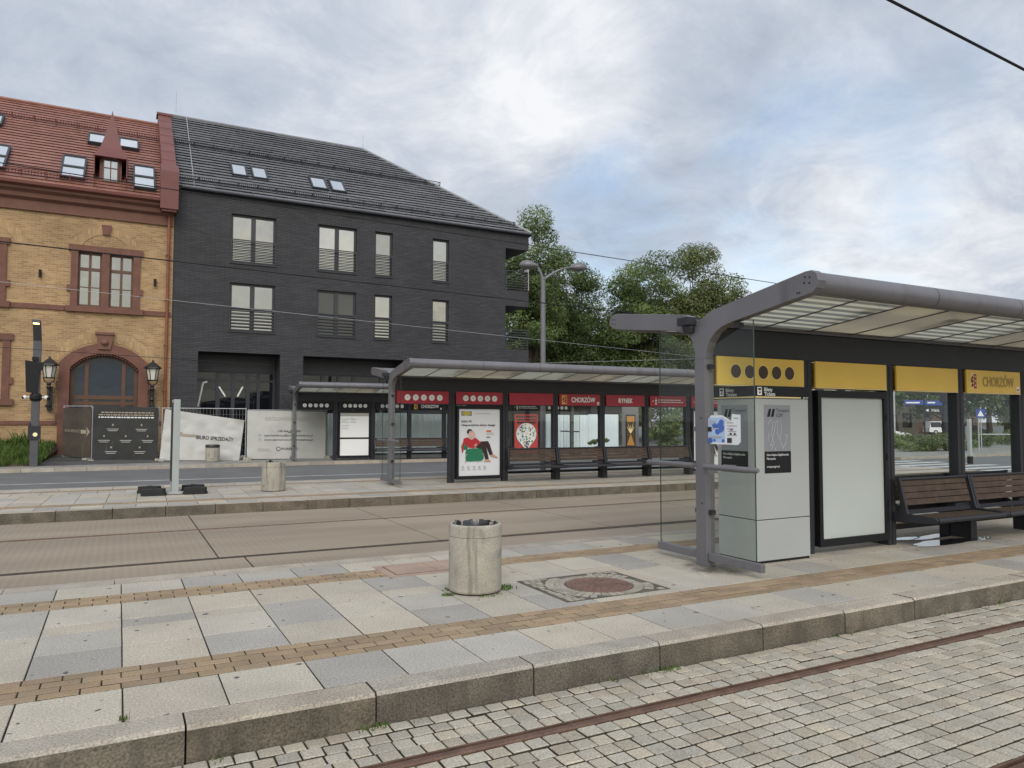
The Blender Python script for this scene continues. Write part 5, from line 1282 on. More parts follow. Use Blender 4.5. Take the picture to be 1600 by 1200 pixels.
# ------------------------------------------------------------------ sign stand with rubber weights
def make_stand():
    S = empty('information_stand', 'pale grey information stand seen edge-on, weighted with rubber blocks', 'sign stand', (1.18, 19.4, 0))
    mb = MB(); mb.box(-.06, -.4, .05, .085, .32, 2.22); mb.build('panel', mat('pale_grey_paint', (.33, .355, .345), .5, var=.05), S, bevel=.01)
    mb = MB(); mb.box(-.075, -.3, .3, -.061, .25, 2.15); mb.build('panel_face', M_steel_dark, S, fix=False)
    mb = MB(); mb.box(-.55, -.42, .02, .55, -.34, .07); mb.box(-.55, .3, .02, .55, .38, .07); mb.box(-.12, -.45, .015, .12, .42, .055); mb.build('foot_frame', M_galv, S, fix=False)
    for i, (dx, dy, w) in enumerate(((-.44, -.42, 'at the front left of the foot'), (.44, -.40, 'at the front right of the foot'), (-.5, .36, 'at the back left of the foot'), (.46, .36, 'at the back right of the foot'))):
        mb = MB(); mb.prism([(-.27, -.1), (-.2, -.17), (.2, -.17), (.27, -.1), (.27, .1), (.2, .17), (-.2, .17), (-.27, .1)], 'z', 0, .055); mb.prism([(-.25, -.09), (-.19, -.155), (.19, -.155), (.25, -.09), (.25, .09), (.19, .155), (-.19, .155), (-.25, .09)], 'z', .055, .15); mb.box(-.06, -.04, .14, .06, .04, .165)
        o = mb.build('rubber_weight', M_rubber, None, bevel=.008); o.location = (1.18 + dx, 19.4 + dy, .004); tag(o, 'black rubber weight ' + w + ' of the grey information stand', 'weight', 'rubber weights of the information stand')
make_stand()

# ------------------------------------------------------------------ lamps
def make_column():
    L = empty('camera_column', 'grey lamp column with bent lit head and cameras by the grass verge', 'lamp column', (-2.76, 32.55, 0))
    mb = MB(); w = .13
    path = [(0, 0, 0), (0, 0, 4.55), (0, -.05, 4.7), (0, -.5, 5.38)]
    mb.box(-w, -.09, 0, w, .09, 4.5)
    mb.prism([(-.09, 4.5), (.09, 4.5), (.07, 4.72), (-.42, 5.32), (-.5, 5.36), (-.9, 5.36), (-.9, 5.24), (-.52, 5.24), (-.09, 4.66)], 'x', -w, w)
    mb.build('column', mat('slate_paint', (.07, .07, .08), .45, var=.1), L, bevel=.008)
    mb = MB(); mb.box(-.09, -.85, 5.215, .09, -.6, 5.238); mb.build('lamp', mat('lit_lamp', (1, .8, .45), .3, emit=((1, .72, .28), 5.0)), L, fix=False)
    mb = MB(); mb.prism([(-.3, 2.75), (.06, 2.68), (.12, 3.85), (-.36, 3.92)], 'y', -.16, -.09); mb.box(-.14, -.2, 3.92, .05, -.05, 4.05); mb.box(.1, -.22, 3.55, .22, -.12, 3.85); mb.build('control_box', M_black, L, fix=False)
    mb = MB(); mb.lathe([(.15, 2.42), (.2, 2.5), (.2, 2.62), (.15, 2.7)], 16); mb.build('camera_collar', M_black, L, fix=False)
    for x in (-.33, .33):
        mb = MB(); mb.lathe([(0, -.07), (.05, -.05), (.075, 0), (.06, .06), (0, .08)], 12, (x, -.05, 2.55)); mb.tube([(x * .6, -.02, 2.56), (x, -.05, 2.56)], .025, 6); mb.tube([(x, -.05, 2.55), (x * 1.25, -.1, 2.53)], .04, 8, 1); mb.build('camera', [M_white, M_black], L, fix=False)
    mb = MB(); mb.box(-.2, -.14, 1.0, .2, -.09, 1.5); mb.box(-.17, -.14, 1.5, -.13, -.09, 1.62); mb.build('call_box', M_steel_dark, L, fix=False)
    mb = MB(); mb.disc((.03, -.15, 1.18), .075, (1, 0, 0), (0, 0, 1), 16); mb.build('call_button', mat('lit_button', (.8, .75, .4), .4, emit=((.8, .74, .42), .15)), L, fix=False)
make_column()
def make_twin_lamp():
    L = empty('street_lamp', 'grey double-armed street lamp standing behind the red-sign shelter', 'street lamp', (13.1, 22.4, 0))
    mb = MB(); mb.tube([(0, 0, 0), (0, 0, 6.75)], [.105, .085], 16); mb.tube([(0, 0, 6.72), (0, 0, 6.8)], .092, 16); mb.build('mast', M_steel, L, smooth=40, fix=False)
    def head(dx, dy, lab):
        a = MB(); P = []
        for i in range(9): t = i / 8; P.append((dx * t, dy * t, 6.7 + .5 * sin(t * pi * .5)))
        a.tube(P, [.05 - .02 * i / 8 for i in range(9)], 8); a.build('lamp_arm', M_steel, L, smooth=40, fix=False)
        h = MB(); d = Vector((dx, dy, 0)).normalized(); n = Vector((-d.y, d.x, 0)); V = []; F = []; k = 12
        prof = [(-.1, .04), (.0, .12), (.12, .2), (.3, .26), (.46, .22), (.56, .12), (.6, .01)]
        for s, r in prof:
            for i in range(k):
                t = 2 * pi * i / k; V.append(Vector((dx, dy, 7.2)) + d * s + n * r * cos(t) + Vector((0, 0, r * .8 * sin(t) * (1 if sin(t) > 0 else .6) + .03 * s)))
        for j in range(len(prof) - 1):
            for i in range(k): F.append((j * k + i, j * k + (i + 1) % k, (j + 1) * k + (i + 1) % k, (j + 1) * k + i))
        h.add(V, F); h.build('lamp_head', M_steel, L, smooth=50, fix=False)
    head(-.22, .12, 'l'); head(1.05, -.2, 'r')
    mb = MB(); mb.box(-.13, -.13, 2.9, .13, .13, 2.98); mb.box(-.13, -.13, 2.55, .13, .13, 2.6); mb.build('mast_band', M_steel_dark, L, fix=False)
make_twin_lamp()

# ------------------------------------------------------------------ small things on the near platform
def make_manhole():
    r = random.Random(17); mb = MB(); cx, cy = 4.55, 6.6
    mb.box(3.85, 6.12, -.02, 5.12, 7.16, .0025, 2)
    for ring, (ra, rb) in enumerate(((.37, .47), (.475, .575))):
        n = 34 + ring * 8; off = r.random()
        for k in range(n):
            a0, a1 = 2 * pi * (k + off) / n + .012, 2 * pi * (k + 1 + off) / n - .012; t = tuple(.8 * q for q in g_tint(.18, .05, r))
            P = [(ra, a0), (rb, a0), (rb, a1), (ra, a1)]; P = [(cx + (q + r.uniform(-.006, .006)) * cos(a), cy + (q + r.uniform(-.006, .006)) * sin(a)) for q, a in P]
            if not all(3.87 < p[0] < 5.1 and 6.13 < p[1] < 7.15 for p in P): continue
            mb.prism(P, 'z', -.01, .006 + r.uniform(-.001, .001), 0, t)
    y = 6.13
    while y < 7.07:
        x = 3.87 + r.uniform(0, .03)
        while x < 5.03:
            w = r.uniform(.055, .085)
            if math.hypot(x + w / 2 - cx, y + .042 - cy) >.615: mb.prism([(x + .004 + r.uniform(0, .006), y + .004), (min(5.11, x + w) - .004, y + .004 + r.uniform(0, .008)), (min(5.11, x + w) - .006, y + .08), (x + .006, y + .08 - r.uniform(0, .008))], 'z', -.01, .006 + r.uniform(-.001, .001), 0, tuple(.8 * q for q in g_tint(.18, .05, r)))
            x += w
        y += .085
    structure(mb.build('sett_surround', [M_cobble, M_joint, mat('sandy_joint', (.09, .08, .058), .95, var=.3)], fix=False))
    mb = MB(); mb.lathe([(0, .009), (.30, .009), (.302, .004), (.312, .004), (.314, .010), (.355, .010), (.358, -.01)], 48, (cx, cy, 0))
    for q in (.05, .1, .15, .2, .25):
        n = int(q * 90)
        for k in range(n):
            a = 2 * pi * k / n + q * 9; mb.box(cx + q * cos(a) - .013, cy + q * sin(a) - .013, .009, cx + q * cos(a) + .013, cy + q * sin(a) + .013, .0125)
    tag(mb.build('manhole_cover', mat('rusty_cast_iron', (.15, .085, .06), .7, var=.3, vscale=5, fine=.25), fix=False), 'round rusty manhole cover ringed by small setts right of the concrete bin', 'manhole cover')
    mb = MB(); mb.box(2.70, 7.97, -.02, 3.82, 8.66, .004); mb.box(2.82, 8.08, -.01, 3.30, 8.55, .009); mb.box(3.315, 8.08, -.01, 3.74, 8.55, .009)
    mb.box(2.80, 8.06, 0, 3.76, 8.07, .0052, 1); mb.box(2.80, 8.56, 0, 3.76, 8.57, .0052, 1); mb.box(2.80, 8.07, 0, 2.812, 8.56, .0052, 1)
    tag(mb.build('utility_cover', [mat('pink_concrete', (.33, .235, .18), .85, var=.12, fine=.15), M_joint], fix=False), 'pinkish rectangular utility cover set in the tan strip behind the concrete bin', 'utility cover')
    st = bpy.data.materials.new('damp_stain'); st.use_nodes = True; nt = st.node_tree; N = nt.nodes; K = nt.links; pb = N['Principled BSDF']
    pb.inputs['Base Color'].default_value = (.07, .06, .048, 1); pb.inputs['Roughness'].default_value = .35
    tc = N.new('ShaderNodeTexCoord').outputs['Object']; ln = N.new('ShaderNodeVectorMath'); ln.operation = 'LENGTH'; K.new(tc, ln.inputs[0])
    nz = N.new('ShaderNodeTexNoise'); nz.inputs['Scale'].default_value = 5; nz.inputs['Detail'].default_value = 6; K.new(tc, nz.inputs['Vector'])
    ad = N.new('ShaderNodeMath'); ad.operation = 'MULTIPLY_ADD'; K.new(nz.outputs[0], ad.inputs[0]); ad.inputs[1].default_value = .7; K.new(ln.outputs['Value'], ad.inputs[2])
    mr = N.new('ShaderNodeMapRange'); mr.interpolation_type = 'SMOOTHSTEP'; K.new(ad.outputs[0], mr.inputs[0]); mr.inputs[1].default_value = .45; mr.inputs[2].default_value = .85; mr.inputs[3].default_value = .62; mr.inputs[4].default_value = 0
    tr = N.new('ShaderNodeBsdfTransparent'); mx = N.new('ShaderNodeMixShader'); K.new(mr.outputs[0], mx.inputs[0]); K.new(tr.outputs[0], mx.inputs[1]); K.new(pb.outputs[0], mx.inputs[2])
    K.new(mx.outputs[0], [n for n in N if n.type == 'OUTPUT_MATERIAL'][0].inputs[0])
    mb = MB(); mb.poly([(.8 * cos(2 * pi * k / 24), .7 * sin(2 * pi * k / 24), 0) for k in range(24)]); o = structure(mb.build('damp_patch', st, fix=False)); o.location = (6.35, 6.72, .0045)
    def pud(cx, cy, a, b, th, seed):
        rr = random.Random(seed); mb = MB(); P = []
        for k in range(40):
            t = 2 * pi * k / 40; q = 1 + .18 * sin(2 * t + seed) + .12 * sin(3 * t + 2 * seed) + .05 * sin(7 * t); x, y = a * q * cos(t), b * q * sin(t); P.append((cx + x * cos(th) - y * sin(th), cy + x * sin(th) + y * cos(th), .0035))
        mb.poly(P); structure(mb.build('puddle', M_water, fix=False))
    pud(10.75, 6.62, .75, .19, -.05, 1); pud(11.05, 7.02, .5, .13, .1, 2); pud(10.35, 7.1, .35, .1, 0, 3)
make_manhole()

def blades(name, spots, label=None, seed=1, mat_=None, parent=None):
    """grass or weed leaves: spots = (x, y, z, height, spread, count)"""
    g = np.random.default_rng(seed); V = []; F = []; T = []
    for x, y, z, h, s, n in spots:
        for _ in range(n):
            a = g.uniform(0, 2 * pi); r = s * math.sqrt(g.random()); bx, by = x + r * cos(a), y + r * sin(a); hh = h * g.uniform(.5, 1.15); w = hh * g.uniform(.02, .05) + .003
            b = g.uniform(0, 2 * pi); lx, ly = cos(b) * hh * g.uniform(.1, .6), sin(b) * hh * g.uniform(.1, .6); px, py = -sin(b) * w, cos(b) * w; o = len(V)
            V += [(bx - px, by - py, z), (bx + px, by + py, z), (bx + lx * .5 + px * .8, by + ly * .5 + py * .8, z + hh * .6), (bx + lx * .5 - px * .8, by + ly * .5 - py * .8, z + hh * .6), (bx + lx, by + ly, z + hh)]
            F += [(o, o + 1, o + 2, o + 3), (o + 3, o + 2, o + 4, o + 4)]; k = g.uniform(.6, 1.3); T += [(k * g.uniform(.9, 1.2), k, k * .9)] * 2
    F = np.array([f if f[2] != f[3] else f for f in F]); 
    o = MB(); o.v = V; o.f = [tuple(f) if f[2] != f[3] else tuple(f[:3]) for f in F.tolist()]; o.m = [0] * len(o.f); o.t = T
    return o.build(name, mat_ or M_grassy, parent, fix=False)
def make_weeds():
    r = random.Random(31); sp = []
    for k in range(45):   # foot of the kerb
        x = r.uniform(-1, 12); sp.append((x, 4.645 + r.uniform(-.03, .015), -.205, r.uniform(.015, .05), .05, 5))
    for x in (1.45, 1.5, 3.78, 3.86, 3.92): sp.append((x, 4.635, -.205, .03, .05, 20))
    for k in range(12): a = r.uniform(0, 2 * pi); sp.append((3.28 + .3 * cos(a), 6.99 + .3 * sin(a), 0, .022, .04, 14))
    for k in range(6): sp.append((3.57 + r.uniform(-.03, .14), 6.95 + r.uniform(-.12, .05), 0, .035, .05, 24)); sp.append((2.99 - r.uniform(0, .1), 6.92, 0, .022, .05, 16))
    sp.append((.07, 4.93, 0, .045, .03, 12))
    stuff(blades('weeds', sp, seed=3), 'small green weeds in the joints along kerb and bin', 'weeds')
    g = []; 
    for k in range(900):
        x = r.uniform(-9, -2.35); y = r.uniform(32.75, 35.9)
        if x > -2.35 - (33.0 - min(y, 33)) * .5 - .1 * (36 - y): continue
        g.append((x, y, .02 + .22 * (y - 32.7), r.uniform(.12, .34), .16, 30))
    stuff(blades('grass', g, seed=5), 'rough green grass on the bank below the brick house', 'grass')
    mb = MB(); mb.add([(-9, 32.7, 0), (-2.9, 32.7, 0), (-2.3, 36, .78), (-9, 36, .78)], [(0, 1, 2, 3)]); mb.add([(-2.9, 32.7, 0), (-2.8, 32.7, 0), (-2.2, 36, .5), (-2.3, 36, .78)], [(0, 1, 2, 3)]); structure(mb.build('verge', M_soil, fix=False))
    g = []
    for k in range(18): g.append((-3.3 + r.uniform(-.35, .35), 35.3 + r.uniform(-.3, .3), .6, r.uniform(.3, .75), .1, 12))
    tag(blades('weed_clump', g, seed=8), 'tall scrubby weed growing against the brick wall behind the camera column', 'plant')
    mb = MB(); mb.add([(-2.75, 32.7, .004), (1.9, 33.4, .004), (1.9, 36, .25), (-2.2, 36, .3)], [(0, 1, 2, 3)]); structure(mb.build('driveway', brick_mat('dark_setts', (.10, .098, .095), (.075, .073, .07), (.03, .03, .028), .12, .12, .012), fix=False))
make_weeds()

# ------------------------------------------------------------------ trees
def tree(name, label, x, y, h, rx, ry, crown_lo, mat_, seed, n=9000, leaf=.30, cat='tree', trunk=.28, group='trees behind the shelters', clumps=95, lobes=None):
    g = np.random.default_rng(seed); R = empty(name, label, cat, (x, y, 0), 0, group); rr = random.Random(seed)
    zc, rz = (crown_lo + h) / 2, (h - crown_lo) / 2
    C = []
    while len(C) < clumps:
        p = g.normal(size=3); p /= np.linalg.norm(p); q = p * g.uniform(.3, 1.03)
        if q[2] < -.85: continue
        s = 1 - .25 * max(0, q[2]) ** 2
        C.append((q[0] * rx * s, q[1] * ry * s, zc + q[2] * rz, g.uniform(.09, .27) * (rx + rz) / 2))
    if lobes: C += lobes
    W = np.array([c[3] ** 2 for c in C]); W /= W.sum(); idx = g.choice(len(C), n, p=W); Cc = np.array(C)
    d = g.normal(size=(n, 3)); d /= np.linalg.norm(d, axis=1)[:, None]
    rad = Cc[idx, 3] * g.uniform(.35, 1.05, n) ** .6
    P = Cc[idx, :3] + d * rad[:, None] * np.array([1.1, 1.1, .8])
    A = g.normal(size=(n, 3)); A /= np.linalg.norm(A, axis=1)[:, None]; nrm = d * .7 + A * .7 + np.array([0, 0, .35]); nrm /= np.linalg.norm(nrm, axis=1)[:, None]
    U = np.cross(nrm, g.normal(size=(n, 3))); U /= np.linalg.norm(U, axis=1)[:, None]; Wv = np.cross(nrm, U)
    s = leaf * g.uniform(.55, 1.25, n)[:, None]
    V = np.stack([P - U * s * .55, P + Wv * s * .3 - U * s * .05, P + U * s * .6, P - Wv * s * .3], 1).reshape(-1, 3)
    F = np.arange(4 * n).reshape(-1, 4); k = g.uniform(.65, 1.35, (n, 1)) * g.uniform(.72, 1.32, len(C))[idx][:, None]
    T = np.concatenate([k * g.uniform(.85, 1.25, (n, 1)), k, k * .95], 1)
    raw('crown', V, F, mat_, None, T, R)
    if trunk:
        mb = MB(); top = (0, 0, zc + rz * .2)
        mb.tube([(0, 0, -.3), (.05, 0, crown_lo * .5), (rr.uniform(-.2, .2), 0, crown_lo), top], [trunk * 1.25, trunk, trunk * .85, trunk * .3], 10)
        for c in C[:14]:
            b = (0, 0, crown_lo + (min(c[2], zc) - crown_lo) * .4); m_ = tuple((b[i] * .45 + c[i] * .55) + (0.3 if i == 2 else 0) for i in range(3)); mb.tube([b, m_, c[:3]], [trunk * .4, trunk * .22, trunk * .07], 5)
        mb.build('trunk', M_bark, R, smooth=60, fix=False)
    return R
def plants():
    T = tree
    T('broadleaf_tree', 'tall dark tree rising directly behind the corner balconies of the anthracite building', 29.9, 53, 18.4, 3.5, 3.6, 3, M_leafA, 1, 55000, .19)
    T('broadleaf_tree', 'lower dark tree between the double street lamp and the pale sky gap', 34.9, 55.5, 16.2, 4.1, 4, .5, M_leafB, 2, 55000, .2)
    T('broadleaf_tree', 'mid green tree with ragged double top right of the sky gap', 41.4, 52.6, 18.0, 4.7, 4.4, .5, M_leafA, 3, 78000, .19)
    T('broadleaf_tree', 'rounded olive tree just left of the nearest shelter roof', 46.0, 50.3, 17.5, 4.2, 4.2, .5, M_leafD, 4, 72000, .19)
    T('broadleaf_tree', 'dark tree low behind the post of the nearest shelter', 47, 62, 12.8, 7, 4, 0, M_leafB, 5, 13000, .36)
    T('broadleaf_tree', 'shadowy low tree filling the gap behind the lamp mast', 31, 60, 12.5, 6, 4, 0, M_leafB, 6, 13000, .36)
    T('broadleaf_tree', 'dark low tree behind the white sheet fence end', 39, 62, 12, 6, 4, 0, M_leafB, 7, 13000, .36)
    T('broadleaf_tree', 'street tree seen through the pane left of the dark roadside pole', 78, 54, 11, 6, 5, 1.8, M_leafA, 8, 6000, .42)
    T('broadleaf_tree', 'dark street tree seen behind the blue crossing sign', 74, 41.5, 9.5, 4.6, 4.6, 1.6, M_leafB, 9, 7000, .36)
    T('broadleaf_tree', 'dark street tree at the picture edge behind the second bench', 83, 42, 9.5, 5.0, 4.6, 1.6, M_leafB, 10, 7000, .36)
    T('broadleaf_tree', 'pale green tree far down the street above the shop', 104, 74, 13, 9, 6, 3, M_leafC, 11, 6000, .5)
    T('broadleaf_tree', 'dark tree behind the nearest shelter post, low over the street', 62, 66, 11.5, 7, 5, 1, M_leafB, 12, 7000, .42)
    T('broadleaf_tree', 'leafy street tree rising over the flat brick shop', 86.6, 53.7, 10.5, 6, 5, 1.0, M_leafA, 31, 9000, .36)
    T('broadleaf_tree', 'dense dark tree filling the last pane at the picture edge', 66, 35.5, 8.2, 4.6, 4, .8, M_leafB, 32, 10000, .3)
    g = 'bushes beyond the shelters'
    T('bush', 'light green bush seen through the red shelter beside the screen column', 26.2, 31.4, 2.15, 1.3, 1.1, .1, M_leafC, 21, 4500, .12, 'bush', 0, g, 30)
    T('bush', 'low green bush at the foot of the screen column', 22.6, 32.8, .95, .7, .6, .05, M_leafA, 22, 1800, .1, 'bush', 0, g, 16)
    T('bush', 'large dark bush behind the light green bush', 29, 36, 3.2, 2.6, 1.6, .1, M_leafB, 23, 5000, .17, 'bush', 0, g, 30)
    T('bush', 'yellowish low hedge bush on the traffic island by the street name post', 43.5, 27.2, .95, 3.6, 1.1, 0, M_leafC, 24, 6000, .12, 'bush', 0, g, 40)
    T('bush', 'darker low hedge bush on the traffic island beside the pale lamp pole', 45, 31, .9, 3.0, 1.3, 0, M_leafA, 25, 5000, .12, 'bush', 0, g, 40)
    T('bush', 'dark hedge bush beside the pale glass shelter across the street', 52, 30.3, 1.1, 2.6, 1.2, 0, M_leafB, 26, 4000, .14, 'bush', 0, g, 30)
    T('bush', 'green verge bush across the street at the picture edge', 62, 32, 1.1, 5, 1.4, 0, M_leafA, 27, 5000, .15, 'bush', 0, g, 30)
plants()

# ------------------------------------------------------------------ far street seen through the shelter panes
def house(name, label, x, y, rz, w, d, h, wm, roof=None, floors=2, rh=3):
    Hh = empty(name, label, 'building', (x, y, -.13), rz)
    mb = MB(); holes = []
    fh = h / floors; n = int(w / 2.6)
    for f in range(floors):
        for i in range(n): a = -w / 2 + w * (i + .5) / n; holes.append((a - .55, a + .55, f * fh + fh * .3, f * fh + fh * .82, .15))
    facade(mb, -w / 2, w / 2, 0, h, 0, holes, .15); mb.box(-w / 2, .3, 0, w / 2, d, h)
    mb.poly([(-w / 2, 0, 0), (-w / 2, .3, 0), (-w / 2, .3, h), (-w / 2, 0, h)]); mb.poly([(w / 2, 0, 0), (w / 2, .3, 0), (w / 2, .3, h), (w / 2, 0, h)])
    mb.build('wall', wm, Hh, fix=False)
    for hl in holes:
        mb = MB(); frame_box(mb, hl[0], hl[1], hl[2], hl[3], .08, .14, .08, 0, (((hl[0] + hl[1]) / 2, .08),)); fr = mb.build('window', M_darkmetal, Hh, fix=False)
        mb = MB(); mb.poly([(hl[0], .13, hl[2]), (hl[1], .13, hl[2]), (hl[1], .13, hl[3]), (hl[0], .13, hl[3])]); mb.build('pane', M_panedull, fr, fix=False)
    mb = MB()
    if roof: mb.prism([(-.4, h), (d + .4, h), (d / 2, h + rh)], 'x', -w / 2 - .3, w / 2 + .3); mb.build('roof', roof, Hh)
    else: mb.box(-w / 2 - .1, -.12, h, w / 2 + .1, d, h + .35); mb.build('parapet', M_bare_stone, Hh)
    return Hh
house('stone_building', 'pale stone building with brown shop floor far down the street', 84.5, 63, radians(-40), 13, 10, 10.5, M_cream_wall, None, 3)
house('brick_shop', 'low brown brick shop with flat pale edge behind the white car', 103, 68, radians(-35), 17, 8, 4.2, M_brownbrick, None, 1)
house('grey_house', 'dark house with grey gabled roof between trees behind the sheet fence', 30.5, 47, radians(-8), 9, 7, 3.0, M_darkbrick, M_darktile, 1, 2.6)
def far_bits():
    mb = MB(); mb.box(-2.2, -1.2, 2.6, 2.2, 0, 2.9); mb.box(-2.1, -.05, 0, 2.1, 0, 2.6, 1); o = mb.build('shop_awning', [M_red, M_brownbrick], fix=False); o.location = (82.3, 60.0, -.13); o.rotation_euler = (0, 0, radians(-40)); tag(o, 'red awning over the shop floor of the pale stone building', 'awning')
    L = empty('lamp_pole', 'pale slim lamp pole behind the poster case of the nearest shelter', 'lamp pole', (46.2, 32.1, -.02))
    mb = MB(); mb.tube([(0, 0, 0), (0, 0, 3.9)], .09, 10); mb.build('pole', M_galv, L, fix=False); mb = MB(); mb.box(-.3, -.08, 3.9, .12, .08, 4.0); mb.build('lamp_head', M_white, L, fix=False)
    S = empty('street_name_sign', 'blue street name boards on a dark post above the hedge', 'street sign', (48.9, 31.7, -.02), radians(-35))
    mb = MB(); mb.tube([(0, 0, 0), (0, 0, 3.3)], .05, 8); mb.build('post', M_steel_dark, S, fix=False)
    mb = MB(); mb.box(-1.3, -.03, 2.9, -.06, 0, 3.22); mb.box(.06, -.03, 2.86, 1.3, 0, 3.18)
    for a, b in ((-1.2, .9), (.2, .5)):
        mb.box(a, -.035, 3.0, a + b, -.031, 3.09, 1)
    mb.build('name_board', [M_blue, M_white], S, fix=False)
    mb = MB(); mb.box(-.1, -.05, 2.3, 1.3, -.02, 2.72); text(mb, 'Hala', (.45, -.055, 2.43), (1, 0, 0), (0, 0, 1), .2, .5, 1); mb.poly([(.05, -.055, 2.52), (.25, -.055, 2.62), (.25, -.055, 2.42)], 1); mb.build('direction_board', [M_black, M_white], S, fix=False)
    P = empty('crossing_sign', 'blue pedestrian crossing sign on a thin pole across the street', 'road sign', (46.2, 26.4, -.12), radians(-58))
    mb = MB(); mb.tube([(0, 0, 0), (0, 0, 2.75)], .035, 8); mb.build('pole', M_galv, P, fix=False)
    mb = MB(); mb.box(-.24, -.05, 2.1, .24, -.03, 2.62, 0); mb.poly([(-.17, -.054, 2.18), (.17, -.054, 2.18), (0, -.054, 2.55)], 1); mb.build('plate', [M_blue, M_white], P, fix=False)
    for (x, y, h, w, lab) in ((32.9, 19.3, 1.95, .08, 'pale grey upright stop post with black foot across the tracks'), (45.6, 26.9, 1.55, .07, 'thin pale post behind the upright stop post across the street')):
        o = empty('stop_post', lab, 'post', (x, y, -.1)); mb = MB(); mb.box(-w, -w * .8, .32, w, w * .8, h); mb.build('post', M_machine, o, bevel=.01); mb = MB(); mb.box(-w - .01, -w, 0, w + .01, w, .32); mb.build('foot', M_black, o)
    mb = MB(); mb.tube([(0, 0, 0), (0, 0, 4.4)], .13, 10); mb.box(-.22, -.2, 3.0, .22, .2, 4.0); o = mb.build('signal_mast', M_steel_dark, fix=False); o.location = (44.6, 27.6, -.1); tag(o, 'dark traffic signal mast seen behind the CHORZÓW pane of the nearest shelter', 'signal mast')
    A = empty('screen_column', 'grey advertising column with a glowing orange picture seen through the red shelter', 'advert column', (23.3, 30.9, 0), radians(-28))
    mb = MB(); mb.box(-.42, 0, 0, .42, .25, 2.75); mb.build('column', M_steel, A, bevel=.01)
    mb = MB(); mb.box(-.25, -.03, .42, .25, 0, 2.05); c = mb.build('screen_frame', M_black, A); d, ms = poster_mesh('screen', -.2, .2, .47, 1.98, -.034); d.build('screen', ms, c, fix=False)
    W = empty('glass_windbreak', 'pale glass windbreak with steel posts across the street', 'windbreak', (47.5, 26.3, -.1), radians(-30))
    mb = MB(); mb.tube([(-1, 0, 0), (-1, 0, 2.2)], .05, 6); mb.tube([(1.6, 0, 0), (1.6, 0, 2.2)], .05, 6); mb.tube([(-1, 0, 1.05), (1.6, 0, 1.05)], .04, 6); mb.build('frame', M_galv, W, fix=False)
    mb = MB(); mb.box(-1, -.006, .2, 1.6, .006, 2.2); mb.build('pane', M_glassend, W)
far_bits()

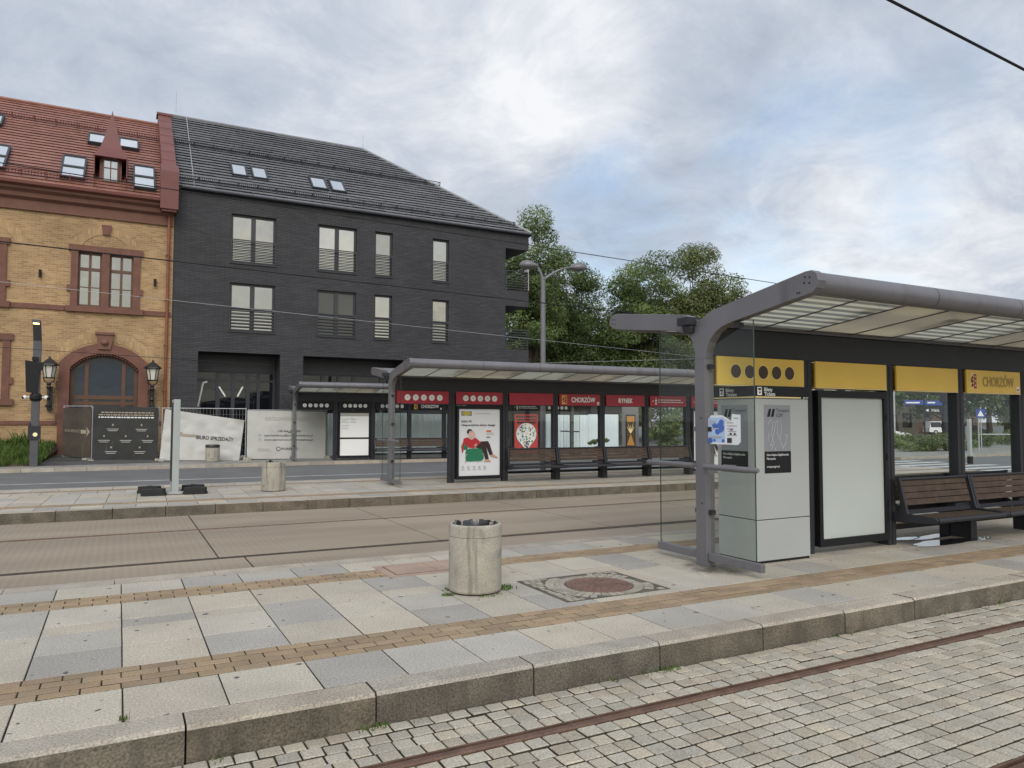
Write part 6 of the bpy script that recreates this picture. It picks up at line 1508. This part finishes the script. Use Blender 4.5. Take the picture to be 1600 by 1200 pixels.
def car(x, y, rz, L, W, Ht, paint, label, van=False):
    C_ = empty('parked_car', label, 'car', (x, y, -.125), rz, 'cars far along the street')
    h = L / 2
    if van: side = [(-h, .35), (-h, .9), (-h + .1, 1.05), (-h + .25, Ht), (h * .25, Ht), (h * .55, 1.05), (h * .95, .9), (h, .7), (h, .35)]
    else: side = [(-h, .35), (-h, .85), (-h + .15, 1.0), (-h + .55, 1.02), (-h + 1.0, Ht), (h * .1, Ht), (h * .5, 1.0), (h * .95, .82), (h, .65), (h, .35)]
    lo = [p for p in side]; mb = MB(); n = len(side)
    def ins(z): return W / 2 - max(0, z - .95) * .35
    V = [(a, -ins(z), z) for a, z in side] + [(a, ins(z), z) for a, z in side]
    mb.add(V, [tuple(range(n)), tuple(range(n, 2 * n))[::-1]] + [(i, (i + 1) % n, n + (i + 1) % n, n + i) for i in range(n)])
    mb.build('body', paint, C_, smooth=40)
    up = [p for p in side if p[1] > 1.0]
    mb = MB(); a0, a1 = up[0][0], up[-1][0]; t0, t1 = [p[0] for p in up if p[1] == Ht]
    for s in (-1, 1):
        y0, y1 = s * (ins(1.02) + .006), s * (ins(Ht - .1) + .006)
        for f0, f1 in ((.04, .47), (.52, .95)):
            b0, b1 = a0 + (a1 - a0) * f0, a0 + (a1 - a0) * f1; u0, u1 = max(t0, b0), min(t1 + .05, b1)
            mb.poly([(b0, y0, 1.04), (b1, y0, 1.04), (u1, y1, Ht - .1), (u0, y1, Ht - .1)])
    p0, p1 = [p for p in side if p[1] == Ht][1], side[side.index([p for p in side if p[1] == Ht][1]) + 1]
    mb.poly([(p0[0] + .08, -ins(Ht) + .08, Ht - .05), (p0[0] + .08, ins(Ht) - .08, Ht - .05), (p1[0] + .02, ins(p1[1]) - .08, p1[1] + .05), (p1[0] + .02, -ins(p1[1]) + .08, p1[1] + .05)])
    mb.build('car_window', M_paneshop, C_, fix=False)
    for a in (-h * .62, h * .62):
        for s in (-1, 1):
            mb = MB(); mb.tube([(a, s * (W / 2 - .2), .32), (a, s * (W / 2 + .01), .32)], .32, 18); w = mb.build('wheel', M_rubber, C_, fix=False)
            mb = MB(); mb.tube([(a, s * (W / 2 + .01), .32), (a, s * (W / 2 + .02), .32)], .2, 14); mb.build('rim', M_galv, w, fix=False)
    for s in (-1, 1):
        mb = MB(); mb.box(h - .08, s * W * .36 - .16, .62, h + .01, s * W * .36 + .16, .76); mb.build('headlight', M_white, C_, fix=False); mb = MB(); mb.box(-h - .01, s * W * .38 - .12, .75, -h + .05, s * W * .38 + .12, .92); mb.build('tail_light', M_red, C_, fix=False)
car(103.1, 64.2, radians(-30), 4.6, 1.8, 1.85, mat('white_car_paint', (.7, .7, .7), .25), 'white van parked far away before the low brick shop', True)
car(59.4, 42.4, radians(-50), 4.3, 1.8, 1.45, mat('white_car_paint', (.7, .7, .7), .25), 'white car half hidden behind hedge and poster case')
car(86, 50.5, radians(-30), 4.4, 1.8, 1.45, mat('dark_car_paint', (.02, .022, .028), .25), 'dark car far behind the blue crossing sign')

# ------------------------------------------------------------------ overhead wires
def wire(label, p0, p1, r, sag=0., m=None):
    mb = MB(); a, b = Vector(p0), Vector(p1); P = []
    for i in range(25):
        t = i / 24; p = a.lerp(b, t); p.z -= sag * 4 * t * (1 - t); P.append(p)
    mb.tube(P, r, 6); tag(mb.build('overhead_wire', m or M_black, fix=False), label, 'wire', 'overhead tram wires')
def lin(x0, z0, x1, z1, X0, X1, y):
    k = (z1 - z0) / (x1 - x0); return (X0, y, z0 + k * (X0 - x0)), (X1, y, z0 + k * (X1 - x0))
wire('thick black wire crossing the upper right corner of the sky', *lin(4.76, 4.77, 6.52, 4.65, 1, 16, 3.3), .011)
wire('black wire crossing the upper window of the brick house', *lin(-1.57, 4.29, 7.08, 4.10, -4, 22, 12.7), .010)
wire('thin wire crossing the roof edges and the treetops', *lin(-1.61, 5.43, 14.0, 5.07, -4, 28, 12.7), .008)
wire('pale thin wire crossing the lower windows of the anthracite building', *lin(-1.56, 3.71, 7.09, 3.36, -4, 14, 12.7), .003, 0, M_galv)
wire('thin dark wire just above the arched entrance', *lin(-1.53, 2.77, .7, 2.70, -4, 2.2, 12.7), .004)
wire('thin pale wire crossing the lamp mast low over the red shelter', (9.5, 24, 3.62), (30, 24, 4.9), .006, 0, M_galv)
